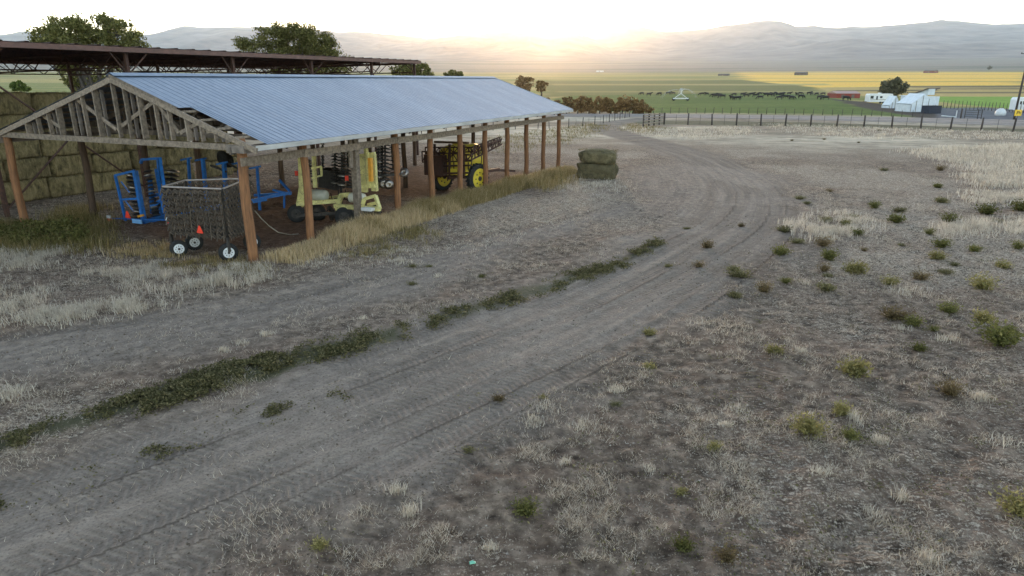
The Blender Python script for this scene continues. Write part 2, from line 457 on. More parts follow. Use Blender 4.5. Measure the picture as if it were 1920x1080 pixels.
    return mesh_np('ground', V, F3, F4, ground_mat(), A, True)

GREEN_STRIP = [(-60, 850), (60, 810), (250, 745), (420, 690), (600, 650), (765, 612), (760, 632), (620, 668), (480, 712), (320, 762), (150, 812), (30, 850), (-60, 880)]
GREEN_STRIP2 = [(810, 595), (900, 566), (1030, 528), (1140, 490), (1240, 450), (1250, 458), (1150, 505), (1040, 545), (910, 585), (820, 612)]
LANE_WEEDS = [(-60, 960), (120, 905), (280, 845), (420, 790), (640, 735), (650, 748), (450, 815), (300, 868), (140, 930), (-60, 1000)]

def ground_mat():
    m = bpy.data.materials.new('dry_yard_soil'); m.use_nodes = True; nt = m.node_tree; b = nt.nodes['Principled BSDF']
    tc = nd(nt, 'ShaderNodeTexCoord'); v = tc.outputs['Object']
    at = lambda n: nd(nt, 'ShaderNodeAttribute', attribute_name=n).outputs['Fac']
    straw, road, green, red, far, tu, ts, tm = (at(n) for n in ('straw', 'road', 'green', 'red', 'far', 'tu', 'ts', 'tm'))
    big = noise(nt, v, .5, 5, .6); mid = noise(nt, v, 3.2, 6, .65); fine = noise(nt, v, 22, 5, .7); grit = noise(nt, v, 75, 3, .6)
    soil = ramp(nt, mid, [(.34, (.055, .038, .027)), (.5, (.19, .138, .10)), (.68, (.42, .315, .232))])
    soil = mixc(nt, math_(nt, 'MULTIPLY', ramp(nt, big, [(.45, (0, 0, 0)), (.65, (1, 1, 1))]), .35), soil, (.27, .175, .125))
    lane = ramp(nt, math_(nt, 'ADD', math_(nt, 'MULTIPLY', mid, .5), math_(nt, 'MULTIPLY', fine, .5)), [(.33, (.17, .134, .105)), (.5, (.27, .215, .172)), (.68, (.40, .325, .262))])
    cv = nd(nt, 'ShaderNodeCombineXYZ'); nt.links.new(at('lo'), cv.inputs[0]); nt.links.new(math_(nt, 'MULTIPLY', at('la'), .045), cv.inputs[1])
    sk1 = noise(nt, cv.outputs[0], 3.2, 5, .72)
    lane = mixc(nt, 1.0, lane, ramp(nt, sk1, [(.34, (.76, .76, .77)), (.5, (1, 1, 1)), (.66, (1.22, 1.2, 1.17))]), 'MULTIPLY')
    lane = mixc(nt, math_(nt, 'MULTIPLY', tm, .24), lane, (.13, .108, .09))
    base = mixc(nt, road, soil, lane)
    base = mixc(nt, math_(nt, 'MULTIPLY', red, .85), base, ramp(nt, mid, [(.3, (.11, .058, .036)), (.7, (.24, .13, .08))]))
    # lying straw: broken pale flecks where the dry grass grows
    sv = scaled(nt, v, (1, 2.3, 1)); f1 = noise(nt, sv, 9, 3, .75); f2 = noise(nt, scaled(nt, v, (2.4, 1, 1)), 17, 2, .7)
    fl = math_(nt, 'ADD', math_(nt, 'MULTIPLY', f1, .6), math_(nt, 'MULTIPLY', f2, .4))
    thr = math_(nt, 'SUBTRACT', .66, math_(nt, 'MULTIPLY', straw, .195))
    fleck = math_(nt, 'MULTIPLY', math_(nt, 'SUBTRACT', fl, thr), 11, True)
    scol = ramp(nt, grit, [(.3, (.54, .415, .31)), (.7, (.88, .75, .60))])
    base = mixc(nt, math_(nt, 'MULTIPLY', fleck, .85), base, scol)
    # shade in the pits between clods, painted into the soil colour
    pit_shade = math_(nt, 'MULTIPLY', math_(nt, 'SUBTRACT', .43, fine), 7, True)
    base = mixc(nt, math_(nt, 'MULTIPLY', pit_shade, .85), base, (.04, .03, .022))
    gf = math_(nt, 'MULTIPLY', math_(nt, 'SUBTRACT', math_(nt, 'ADD', math_(nt, 'MULTIPLY', green, .5), fine), .73), 5, True)
    base = mixc(nt, gf, base, ramp(nt, grit, [(.3, (.07, .066, .035)), (.7, (.15, .135, .075))]))
    fc = nd(nt, 'ShaderNodeAttribute', attribute_name='fcol').outputs['Color']
    fn = ramp(nt, noise(nt, scaled(nt, v, (.35, 1, 1)), 1.1, 8, .78), [(.32, (.45, .45, .45)), (.5, (.9, .9, .9)), (.68, (1.45, 1.4, 1.35))])
    base = mixc(nt, far, base, mixc(nt, 1.0, fc, fn, 'MULTIPLY'))
    nt.links.new(base, b.inputs['Base Color']); b.inputs['Roughness'].default_value = .95; b.inputs['Specular IOR Level'].default_value = .15
    # bump: clods, grit and tyre lugs
    ch = math_(nt, 'SINE', math_(nt, 'ADD', math_(nt, 'MULTIPLY', ts, 41), math_(nt, 'MULTIPLY', math_(nt, 'ABSOLUTE', tu), 22)))
    lug = math_(nt, 'MULTIPLY', math_(nt, 'MULTIPLY', ch, tm), math_(nt, 'MULTIPLY', math_(nt, 'MULTIPLY', mid, fine), .15))
    h = math_(nt, 'ADD', lug, math_(nt, 'ADD', math_(nt, 'MULTIPLY', fine, .05), math_(nt, 'ADD', math_(nt, 'MULTIPLY', mid, .09), math_(nt, 'MULTIPLY', fleck, .022))))
    h = math_(nt, 'MULTIPLY', h, math_(nt, 'SUBTRACT', 1.0, math_(nt, 'MULTIPLY', road, .45)))
    bp = nd(nt, 'ShaderNodeBump'); bp.inputs['Strength'].default_value = .9; bp.inputs['Distance'].default_value = 1.0
    nt.links.new(h, bp.inputs['Height']); nt.links.new(bp.outputs[0], b.inputs['Normal'])
    return m

tag(link('ground', ground()), 'dusty farmyard ground running out to valley fields and foothills', kind='structure')

# ------------------------------------------------------------------ gravel road beyond the fence
def strip(name, near_px, far_px, m, lift):
    a = [GP(*q) for q in near_px]; b = [GP(*q) for q in far_px]; V = []; F = []
    for i, (p, q) in enumerate(zip(a, b)):
        for k in range(5):
            t = k / 4; w = p * (1 - t) + q * t; V.append((w[0], w[1], float(base_z(w[0], w[1])) + lift + .12 * math.sin(math.pi * t)))
    for i in range(len(a) - 1):
        for k in range(4): F.append((i * 5 + k, i * 5 + k + 1, (i + 1) * 5 + k + 1, (i + 1) * 5 + k))
    me = bpy.data.meshes.new(name); me.from_pydata(V, [], [f[::-1] for f in F]); me.materials.append(m); me.update(); return me
M_gravel = mat('road_gravel', (.31, .26, .23), (.2, .17, .15), 1.2, .95, bump=.3, rand=0)
tag(link('gravel_road', strip('gravel_road', [(300, 221), (700, 219.5), (1060, 219), (1200, 219.5), (1350, 222), (1500, 225), (1700, 230), (1960, 238)],
     [(300, 215), (700, 214), (1060, 213.5), (1200, 213.8), (1350, 215), (1500, 217), (1700, 220.5), (1960, 226)], M_gravel, .04)),
    'pale gravel road running behind the wire fence', kind='structure')

# ------------------------------------------------------------------ mountains
def azel(u, v):
    d = ray(u, v); return math.atan2(d[0], d[1]), math.atan2(d[2], math.hypot(d[0], d[1]))
def mountain(name, ridge_px, dist, foot, seed, m, amp, ext=None, cols=620, rows=70):
    A = [azel(*q) for q in ridge_px]
    az = np.array([a for a, _ in A]); el = np.array([e for _, e in A])
    T = np.linspace(az[0], az[-1], cols); E = np.interp(T, az, el)
    t = np.linspace(0, 1.35, rows)
    TT, RR = np.meshgrid(T, t, indexing='ij'); EE = np.repeat(E[:, None], rows, 1)
    rw = (fbm(np.sin(TT) * 14, np.cos(TT) * 14, seed + 5, 3) - .5) * .12
    D = dist * (foot + (1 - foot) * RR + rw * np.clip(RR, 0, 1))
    X = D * np.sin(TT); Y = D * np.cos(TT); zb = base_z(X, Y)
    top = CAMH + D * np.tan(EE)
    rel = np.clip(top - zb, 0, None)
    prof = np.where(RR <= 1, np.clip(RR, 0, 1) ** 1.35, np.clip(1 - (RR - 1) * 2.2, 0, 1) ** 1.2)
    k = dist / 11000
    n = fbm(X / (900 * k), Y / (1500 * k), seed, 5, .55); gul = 1 - np.abs(2 * fbm(X / (420 * k), Y / (1600 * k), seed + 9, 4, .55) - 1)
    z = zb + rel * prof * (1 + amp * ((n - .5) * 1.2 - (1 - gul) * .9) * np.clip(1.15 - prof, .03, 1))
    z = z + rel * .02 * (fbm(TT * 160, RR * 3, seed + 3, 3) - .5) * prof - 15 * (RR < .02)
    V = np.stack([X, Y, z], -1).reshape(-1, 3)
    i = np.arange(cols - 1)[:, None] * rows; j = np.arange(rows - 1)[None, :]
    F4 = np.stack([i + j, i + rows + j, i + rows + j + 1, i + j + 1], -1).reshape(-1, 4)
    return tag(link(name, mesh_np(name, V, None, F4, m, None, True)), None, None, None, 'structure')
M_mtn = mat('scrub_rock', (.24, .195, .175), (.06, .058, .055), .0022, .95, bump=0, rand=0)
mountain('mountain_range', [(-900, 60), (-300, 66), (-60, 70), (20, 62), (45, 57), (70, 62), (200, 68), (285, 63), (345, 49), (400, 50), (450, 49), (560, 52), (640, 58), (700, 59), (760, 66), (800, 70),
     (860, 72), (960, 78), (1080, 72), (1125, 59), (1150, 55), (1180, 47), (1222, 53), (1250, 59), (1300, 55), (1370, 45), (1400, 42), (1455, 37), (1490, 47), (1530, 45), (1575, 50),
     (1650, 48), (1700, 43), (1770, 37), (1800, 40), (1850, 43), (1930, 43), (2200, 50), (2700, 46)], 13500, .62, 101, M_mtn, .85)
mountain('mountain_spur', [(560, 128), (640, 108), (692, 90), (742, 80), (770, 77), (790, 79), (825, 70), (860, 66), (905, 62), (965, 53), (995, 50), (1018, 53), (1035, 57), (1052, 54), (1068, 52), (1085, 59),
     (1120, 76), (1150, 90), (1200, 101), (1260, 110), (1330, 116), (1400, 124)], 11600, .60, 131, M_mtn, .8, cols=420)
mountain('foothills', [(1290, 122), (1350, 108), (1430, 96), (1535, 78), (1605, 72), (1680, 78), (1745, 77), (1796, 83), (1850, 79), (1920, 77), (2100, 84), (2500, 80)], 9400, .70, 151, M_mtn, .8, cols=420)

# ------------------------------------------------------------------ haze
def haze():
    m = bpy.data.materials.new('valley_haze'); m.use_nodes = True; nt = m.node_tree
    for n in list(nt.nodes): nt.nodes.remove(n)
    pv = nd(nt, 'ShaderNodeVolumePrincipled'); o = nd(nt, 'ShaderNodeOutputMaterial')
    pv.inputs['Color'].default_value = (.80, .87, 1.0, 1); pv.inputs['Density'].default_value = 3.2e-5
    pv.inputs['Anisotropy'].default_value = .87
    nt.links.new(pv.outputs[0], o.inputs['Volume'])
    b = MB(); b.box((0, 2000, 900), (44000, 44000, 1822))
    tag(b.build('haze', m), 'thin pale haze filling the valley air', kind='stuff')
if not globals().get('NO_HAZE'): haze()

# ================================================================== THINGS
ORD = ['first', 'second', 'third', 'fourth', 'fifth', 'sixth', 'seventh', 'eighth', 'ninth', 'tenth', 'eleventh', 'twelfth', 'thirteenth',
       'fourteenth', 'fifteenth', 'sixteenth', 'seventeenth', 'eighteenth', 'nineteenth', 'twentieth'] + ['twenty-' + w for w in ('first', 'second', 'third', 'fourth', 'fifth', 'sixth', 'seventh', 'eighth', 'ninth')]
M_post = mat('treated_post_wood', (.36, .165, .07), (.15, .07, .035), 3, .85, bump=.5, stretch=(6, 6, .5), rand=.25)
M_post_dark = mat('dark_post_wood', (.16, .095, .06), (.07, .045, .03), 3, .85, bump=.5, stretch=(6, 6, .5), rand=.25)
M_grey = mat('weathered_grey_wood', (.36, .28, .21), (.15, .115, .086), 3, .9, bump=.5, stretch=(3, 3, 3), rand=.2)
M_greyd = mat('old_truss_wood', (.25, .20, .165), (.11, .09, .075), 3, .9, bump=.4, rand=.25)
M_steel_rust = mat('rusty_steel', (.13, .062, .042), (.055, .032, .025), 6, .8, .2, .3, rand=.15)
M_black = mat('black_rubber', (.028, .027, .027), (.015, .015, .015), 12, .85, bump=.4, rand=.1)
M_dark_iron = mat('dark_iron', (.075, .066, .06), (.03, .027, .025), 8, .55, .4, .3, rand=.25)
M_blue = mat('blue_implement_paint', (.025, .19, .60), (.02, .12, .38), 5, .42, bump=.1, spots=((.07, .09, .12), 16, .62), rand=.15)
M_yellow = mat('faded_yellow_paint', (.82, .74, .30), (.50, .44, .18), 4, .5, bump=.1, spots=((.30, .23, .12), 15, .62), rand=.12)
M_syellow = mat('bright_yellow_plastic', (.78, .60, .05), (.60, .45, .04), 2.5, .4, bump=.05, rand=.1)
M_white = mat('white_paint', (.78, .79, .80), (.62, .63, .64), 4, .45, bump=.05, rand=.05)
M_red = mat('fluorescent_red', (.95, .07, .03), (.75, .05, .03), 6, .5, bump=0, rand=.05)
M_orange = mat('orange_paint', (.80, .36, .03), (.6, .26, .03), 6, .5, bump=0, rand=.05)
M_maroon = mat('maroon_boom_paint', (.085, .032, .022), (.04, .02, .016), 6, .6, .1, .1, rand=.2)
M_shiny = mat('worn_disc_steel', (.52, .48, .44), (.22, .18, .15), 5, .35, .85, .15, rand=.2)

def roof_mat():
    m = bpy.data.materials.new('galvanised_roof'); m.use_nodes = True; nt = m.node_tree; b = nt.nodes['Principled BSDF']
    tc = nd(nt, 'ShaderNodeTexCoord'); v = tc.outputs['Object']; oi = nd(nt, 'ShaderNodeObjectInfo')
    n = noise(nt, scaled(nt, v, (.25, 3, 1)), 3, 5, .6)
    c = ramp(nt, n, [(.3, (.16, .205, .275)), (.7, (.225, .275, .35))])
    k = math_(nt, 'ADD', math_(nt, 'MULTIPLY', oi.outputs['Random'], .12), .92); kc = nd(nt, 'ShaderNodeCombineColor')
    for i in range(3): nt.links.new(k, kc.inputs[i])
    nt.links.new(mixc(nt, 1.0, c, kc.outputs[0], 'MULTIPLY'), b.inputs['Base Color'])
    b.inputs['Metallic'].default_value = .5
    nt.links.new(math_(nt, 'ADD', math_(nt, 'MULTIPLY', noise(nt, v, 5, 3), .25), .32), b.inputs['Roughness'])
    return m
M_roof = roof_mat()

def copy_tree(o, parent=None):
    c = o.copy(); COL.objects.link(c); c.parent = parent
    for ch in o.children: copy_tree(ch, c)
    return c

# ------------------------------------------------------------------ the open machinery shed
BAY = 3.05; NB = 10; SLEN = BAY * NB; SWID = 12.3
EAVE_R, EAVE_L, RIDGE = 4.19, 4.09, 6.10     # z of roof underside lines
RX = -5.45                                    # ridge line
OH = .84                                      # right eave overhang
def roof_z(x):
    if x >= RX: return RIDGE + (EAVE_R - RIDGE) * (x - RX) / (0 - RX)
    return RIDGE + (EAVE_L - RIDGE) * (RX - x) / (RX + SWID)
def shed_ground(x, y): P = SW(x, y); return gz1(*P)

def shed():
    t = shed_thing('machinery_shed', 'long open pole shed with blue-grey metal roof and exposed wooden gable truss', 'shed', 0, 0, 0)
    def post(x, y, r, top, m, tilt=0.0):
        g = shed_ground(x, y)
        b = MB(); n = 10; zs = np.linspace(g - .3, top, 7)
        b.path([(x + .02 * math.sin(z * 2 + x + y) + tilt * (z - g), y + .02 * math.cos(z * 1.7 + y), z) for z in zs], [r * (1.06 - .016 * i) for i in range(7)], n)
        return b.build('post', m, t, True)
    for i in range(NB + 1):
        y = i * BAY
        if i == 2: b = MB(); b.bar((0, y, shed_ground(0, y) - .2), (.02, y, 3.75), .26, .26); b.build('post', M_grey, t)
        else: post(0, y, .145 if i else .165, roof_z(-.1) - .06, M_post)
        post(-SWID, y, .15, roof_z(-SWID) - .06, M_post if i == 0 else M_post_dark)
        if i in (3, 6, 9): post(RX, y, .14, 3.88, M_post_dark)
    for y0, y1, x in [(0, 3.06, .17), (3.06, 6.12, .19), (6.12, 9.2, .17), (9.2, 15.3, .19), (15.3, 21.4, .17), (21.4, 27.5, .19), (27.5, SLEN + .3, .17)]:
        b = MB(); b.bar((x + .04, y0 - .25, 3.42 + .02 * math.sin(y0)), (x + .04, y1 + .1, 3.43 + .02 * math.cos(y0)), .06, .27); b.build('girt_beam', M_grey, t)
    b = MB(); b.bar((.17, 5.6, 2.6), (.19, 5.62, 4.0), .07, .2); b.build('hanging_board', M_grey, t)
    b = MB(); b.bar((-SWID - .17, -.2, 3.75), (-SWID - .17, SLEN + .2, 3.75), .06, .3); b.build('girt_beam', M_greyd, t)
    for x in (-.17, ): b = MB(); b.bar((x, -.3, 3.78), (x, SLEN + .2, 3.78), .07, .24); b.build('eave_beam', M_greyd, t)
    b = MB(); b.box((.02, -.02, 3.83), (.75, .5, .24)); b.build('corner_block', M_greyd, t)
    # trusses: chords, uprights and diagonals, the gable one set out from the photograph
    def G(u, v): x, y, z = SP(u, v, -.12); return x, z
    c1 = lambda u, v: G(u / 4, 30 + v / 4)
    def member(name, p, q, y, w, d, m): b = MB(); b.bar((p[0], y, p[1]), (q[0], y, q[1]), d, w, up=(0, 0, 1)); return b.build(name, m, t)
    zb = 3.93
    def truss(y, m, front):
        s = -1 if front else 1
        member('truss_chord', (-SWID - .25, zb), (.12, zb - .05), y, .2, .07, m)
        if front:
            member('truss_rafter', (-SWID - .55, roof_z(-SWID - .55) - .11), (RX, RIDGE - .09), y - .075, .18, .06, m)
            member('truss_rafter', (RX, RIDGE - .09), (OH + .05, roof_z(OH) - .09), y - .075, .18, .06, m)
            ups = [c1(q, 800)[0] for q in (210, 295, 378, 462, 560, 655, 755)] + [RX] + [c1(q, 800)[0] for q in (975, 1080, 1190, 1285, 1412, 1512, 1612, 1700)]
            for k, x in enumerate(ups):
                top = roof_z(x) - .16
                if top - zb > .15:
                    member('truss_upright', (x, zb + .1), (x - .03, top), y - .002 * (k % 2), .15 if k % 3 else .22, .06, m)
                    if k % 2 == 0: member('truss_upright', (x + .17, zb + .1), (x + .15, top), y + .12, .12, .05, M_greyd)
            for a, b_ in [((300, 722), (450, 842)), ((555, 598), (862, 852)), ((868, 852), (1148, 615)), ((1155, 622), (1330, 882)),
                          ((1340, 880), (1478, 757)), ((1535, 868), (1600, 815))]:
                p = c1(*a); q = c1(*b_)
                member('truss_diagonal', (p[0], min(p[1], roof_z(p[0]) - .12)), (q[0], max(zb + .02, min(q[1], roof_z(q[0]) - .12))), y + .065, .13, .05, m)
        else:
            member('truss_rafter', (-SWID - .3, roof_z(-SWID - .3) - .11), (RX, RIDGE - .11), y + .06, .2, .06, m)
            member('truss_rafter', (RX, RIDGE - .11), (OH - .1, roof_z(OH - .1) - .11), y + .06, .2, .06, m)
            xs = np.linspace(-SWID + 1.2, -1.2, 7)
            for k, x in enumerate(xs): member('truss_upright', (x, zb + .1), (x, roof_z(x) - .16), y - .06, .14, .05, m)
            for k in range(6):
                a, b_ = (xs[k], xs[k + 1]) if k < 3 else (xs[k + 1], xs[k])
                member('truss_diagonal', (b_, zb + .1), (a, roof_z(a) - .2), y + .005, .12, .05, m)
    truss(-.12, M_grey, True)
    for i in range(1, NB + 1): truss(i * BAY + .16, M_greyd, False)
    # purlins and the ladder of bare purlin ends where the front sheet has gone
    for k, x in enumerate(np.concatenate([np.linspace(RX + .25, OH - .08, 9), np.linspace(-SWID - .3, RX - .25, 9)])):
        z = roof_z(x) + .012
        b = MB(); b.bar((x, -.16 if k % 9 else -.12, z), (x, SLEN + .5, z), .09, .07); b.build('purlin', M_grey, t)
    # roof sheets
    def sheet(x0, x1, y0, w, lift):
        b = MB(); n = 3; prof = []
        for k in range(n):
            a = w * k / n; prof += [(a, 0), (a + w * .25, 0), (a + w * .27, .010), (a + w * .30, .010)]
        prof.append((w, 0)); V = []; F = []
        for x in (x0, x1):
            for dz in (0, -.004):
                for (yy, h) in prof: V.append((x, y0 + yy, roof_z(x) + .075 + h + dz + lift))
        m_ = len(prof)
        for k in range(m_ - 1):
            F += [(k, k + 1, 2 * m_ + k + 1, 2 * m_ + k), (m_ + k + 1, m_ + k, 3 * m_ + k, 3 * m_ + k + 1)]
            F += [(k + 1, k, m_ + k, m_ + k + 1), (2 * m_ + k, 2 * m_ + k + 1, 3 * m_ + k + 1, 3 * m_ + k)]
        F += [(0, 2 * m_, 3 * m_, m_), (m_ - 1, 2 * m_ - 1, 4 * m_ - 1, 3 * m_ - 1)]
        b.add(V, F); o = b.build('roof_sheet', M_roof, t); return o
    NS = 34; w = (SLEN + .7) / NS
    for k in range(NS):
        y0 = -.14 + k * w; j = random.uniform(0, .004) + (.004 if k % 2 else 0)
        xe = OH + random.uniform(-.015, .02)
        if k == 0: xe = -2.4
        sheet(RX + .01, xe, y0, w + .03, j)
        if k == 0: sheet(-2.43, OH, y0 + .5, w - .47, j + .004)
        sheet(-SWID - .42, RX - .01, y0, w + .03, j)
    b = MB()
    V = []
    for y in (-.2, SLEN + .52):
        for x, dz in ((RX - .22, .125), (RX, .15), (RX + .22, .125)): V.append((x, y, roof_z(x) + dz))
        for x, dz in ((RX + .22, .118), (RX, .143), (RX - .22, .118)): V.append((x, y, roof_z(x) + dz))
    b.add(V, [(k, (k + 1) % 6, 6 + (k + 1) % 6, 6 + k) for k in range(6)] + [tuple(range(5, -1, -1)), tuple(range(6, 12))]); b.build('ridge_cap', M_roof, t)
    M_fas = mat('pale_fascia', (.62, .60, .57), (.40, .38, .36), 3, .7, bump=.2, stretch=(1, .3, 1), rand=.1)
    b = MB(); b.bar((OH + .03, -.2, roof_z(OH) - .01), (OH + .03, SLEN + .5, roof_z(OH) - .01), .03, .16); b.build('fascia', M_fas, t)
    b = MB(); b.bar((RX, -.225, RIDGE + .05), (-2.4, -.225, roof_z(-2.4) + .05), .025, .09); b.build('rake_trim', M_grey, t)
    b = MB(); b.bar((RX, SLEN + .55, RIDGE + .05), (OH, SLEN + .55, roof_z(OH) + .05), .025, .12); b.build('rake_trim', M_fas, t)
    return t
shed()

# ------------------------------------------------------------------ the tall steel hay barn behind
HX0, HX1, HY0, HY1 = -16.2, -31.5, -13.0, 37.6
def hay_z(x): return 7.50 + (x - HX0) * .022
def hay_barn():
    t = shed_thing('hay_barn', 'tall open steel hay barn with rust brown roof edge and lattice trusses', 'barn', HX0, 8, 0); o = (HX0, 8, 0)
    M_under = mat('dark_brown_roof_sheet', (.10, .055, .04), (.06, .035, .028), 2, .8, bump=.1, stretch=(.3, 3, 1), rand=.12)
    M_fas = mat('brown_eave_trim', (.21, .105, .08), (.13, .07, .055), 3, .6, .1, .1, rand=.05)
    n = 44; w = (HY1 - HY0) / n
    for k in range(n):
        b = MB(o); y0 = HY0 + k * w; V = []
        prof = [(0, 0), (w * .38, 0), (w * .42, .05), (w * .55, .05), (w * .6, 0), (w + .02, 0)]
        for x in (HX0 + .55, HX1 - .6):
            for dz in (.005, 0):
                for yy, h in prof: V.append((x, y0 + yy, hay_z(x) + .12 + h + dz + .002 * (k % 2)))
        m = len(prof); F = []
        for q in range(m - 1):
            F += [(q, q + 1, 2 * m + q + 1, 2 * m + q), (m + q + 1, m + q, 3 * m + q, 3 * m + q + 1), (q + 1, q, m + q, m + q + 1), (2 * m + q, 2 * m + q + 1, 3 * m + q + 1, 3 * m + q)]
        F += [(0, 2 * m, 3 * m, m), (m - 1, 2 * m - 1, 4 * m - 1, 3 * m - 1)]
        b.add(V, F); b.build('roof_sheet', M_under, t)
    for x in (HX0 + .5, HX1 - .5):
        b = MB(o); b.bar((x, HY0, hay_z(x) - .02), (x, HY1, hay_z(x) - .02), .06, .24); b.build('eave_beam', M_fas, t)
    for y in (HY0, HY1 - .03):
        b = MB(o); b.bar((HX0 + .5, y, hay_z(HX0 + .5) - .04), (HX1 - .5, y, hay_z(HX1 - .5) - .04), .05, .14); b.build('end_beam', M_fas, t)
    for x in np.linspace(HX0 - 1.7, HX1 + 1.5, 7):
        b = MB(o); b.bar((x, HY0 + .1, hay_z(x) + .04), (x, HY1 - .1, hay_z(x) + .04), .07, .13); b.build('purlin', M_steel_rust, t)
    ys = [1.6 + 7.3 * k for k in range(-2, 5)] + [37.3]
    for y in ys:
        for x in (HX0, HX1):
            g = shed_ground(x, y); b = MB(o); b.bar((x, y, g - .2), (x, y, hay_z(x) - .05), .17, .17, up=(0, 1, 0)); b.build('post', M_steel_rust, t)
        # lattice truss across the barn
        xs = np.linspace(HX0, HX1, 17)
        b = MB(o); b.bar((HX0 + .4, y, hay_z(HX0) - .12), (HX1, y, hay_z(HX1) - .12), .08, .08)
        b.bar((HX0 - .1, y, hay_z(HX0) - .85), (HX1, y, hay_z(HX1) - .85), .08, .08); b.build('truss_chord', M_steel_rust, t)
        b = MB(o)
        for k in range(16):
            za, zb_ = (-.12, -.85) if k % 2 else (-.85, -.12)
            b.bar((xs[k], y, hay_z(xs[k]) + za), (xs[k + 1], y, hay_z(xs[k + 1]) + zb_), .045, .045)
        b.build('truss_web', M_steel_rust, t)
        for s in (-1, 1):
            if HY0 < y + 1.2 * s < HY1: b = MB(o); b.bar((HX0, y, hay_z(HX0) - 1.25), (HX0 + .3, y + 1.15 * s, hay_z(HX0) - .1), .06, .06); b.build('knee_brace', M_steel_rust, t)
    # lengthways lattice under the far eave and cross cables in one bay
    for x in (HX1 + .3, HX0 - 7.5):
        b = MB(o); zz = hay_z(x); b.bar((x, HY0 + .2, zz - .8), (x, HY1 + .4, zz - .8), .07, .07)
        kk = np.arange(HY0 + .2, HY1, 1.0)
        for i, y in enumerate(kk[:-1]): b.bar((x, y, zz - (.8 if i % 2 else .1)), (x, y + 1.0, zz - (.1 if i % 2 else .8)), .04, .04)
        b.build('lattice_girder', M_steel_rust, t)
    for (ya, za), (yb, zb_) in (((1.6, .3), (8.9, 6.4)), ((1.6, 6.4), (8.9, .3))):
        b = MB(o); b.tube((HX0, ya, za), (HX0 + (.03 if za > 1 else 0), yb, zb_), .045, n=6); b.build('cross_brace', M_steel_rust, t)
hay_barn()

# ------------------------------------------------------------------ hay bales
def hay_mat(name, a, b_, c):
    m = bpy.data.materials.new(name); m.use_nodes = True; nt = m.node_tree; b = nt.nodes['Principled BSDF']
    tc = nd(nt, 'ShaderNodeTexCoord'); v = tc.outputs['Object']; oi = nd(nt, 'ShaderNodeObjectInfo')
    vv = nd(nt, 'ShaderNodeVectorMath', operation='ADD'); nt.links.new(v, vv.inputs[0])
    cx = nd(nt, 'ShaderNodeCombineXYZ'); nt.links.new(math_(nt, 'MULTIPLY', oi.outputs['Random'], 60), cx.inputs[0]); nt.links.new(cx.outputs[0], vv.inputs[1]); v = vv.outputs[0]
    n1 = noise(nt, scaled(nt, v, (1.2, 2.6, 1.2)), 1.7, 6, .78); n2 = noise(nt, v, 1.3, 4, .6)
    col = ramp(nt, n1, [(.36, b_), (.5, a), (.64, c)])
    col = mixc(nt, math_(nt, 'MULTIPLY', ramp(nt, n2, [(.45, (0, 0, 0)), (.7, (1, 1, 1))]), .4), col, c)
    k = math_(nt, 'ADD', math_(nt, 'MULTIPLY', oi.outputs['Random'], .5), .75); kc = nd(nt, 'ShaderNodeCombineColor')
    for i in range(3): nt.links.new(k, kc.inputs[i])
    nt.links.new(mixc(nt, 1.0, col, kc.outputs[0], 'MULTIPLY'), b.inputs['Base Color']); b.inputs['Roughness'].default_value = .95
    bp = nd(nt, 'ShaderNodeBump'); bp.inputs['Strength'].default_value = .9; bp.inputs['Distance'].default_value = .14
    nt.links.new(noise(nt, scaled(nt, v, (1.2, 3, 1.2)), 5, 7, .8), bp.inputs['Height']); nt.links.new(bp.outputs[0], b.inputs['Normal'])
    return m
M_hay = hay_mat('green_hay', (.24, .185, .08), (.075, .06, .028), (.42, .32, .165))
M_hay2 = hay_mat('weathered_hay', (.17, .14, .07), (.065, .055, .03), (.27, .22, .12))
def bale_mesh(name, w, l, h, seed, m, sag=.0, tuft=.085, rnd=.10):
    r = np.random.default_rng(seed); bm = bmesh.new(); bmesh.ops.create_cube(bm, size=1)
    bmesh.ops.subdivide_edges(bm, edges=bm.edges[:], cuts=8, use_grid_fill=True)
    for v in bm.verts:
        c = v.co * 2; e = np.sort(np.abs(np.array(c)))
        k = 1 - rnd * max(0, e[1] - .55) / .45
        c = c * k
        x, y, z = c[0] * w / 2, c[1] * l / 2, c[2] * h / 2
        n = float(fbm(np.array([x * 2.2 + seed * 3 + z]), np.array([y * 2.2 + z * 2.1]), seed, 3)[0]) - .5
        f = 1 + n * tuft * 2
        gr = .018 * math.cos(y / l * 2 * math.pi * 5)
        v.co = (x * f * (1 - gr * .4), y * f, z * f * (1 + gr) - sag * max(0, z) * abs(x) / w)
    me = bpy.data.meshes.new(name); bm.to_mesh(me); bm.free(); me.materials.append(m)
    me.polygons.foreach_set('use_smooth', [True] * len(me.polygons)); return me
BW, BL, BH = 1.2, 2.42, 1.13
bale_meshes = [bale_mesh('hay_bale', BW * .99, BL * .99, BH * 1.0, 200 + k, M_hay) for k in range(6)]
BX = -20.6
M_stalk = leafmat('hay_stalk', [(0, (.12, .10, .04)), (.5, (.26, .21, .09)), (1, (.44, .36, .20))], .3, rand=.2)
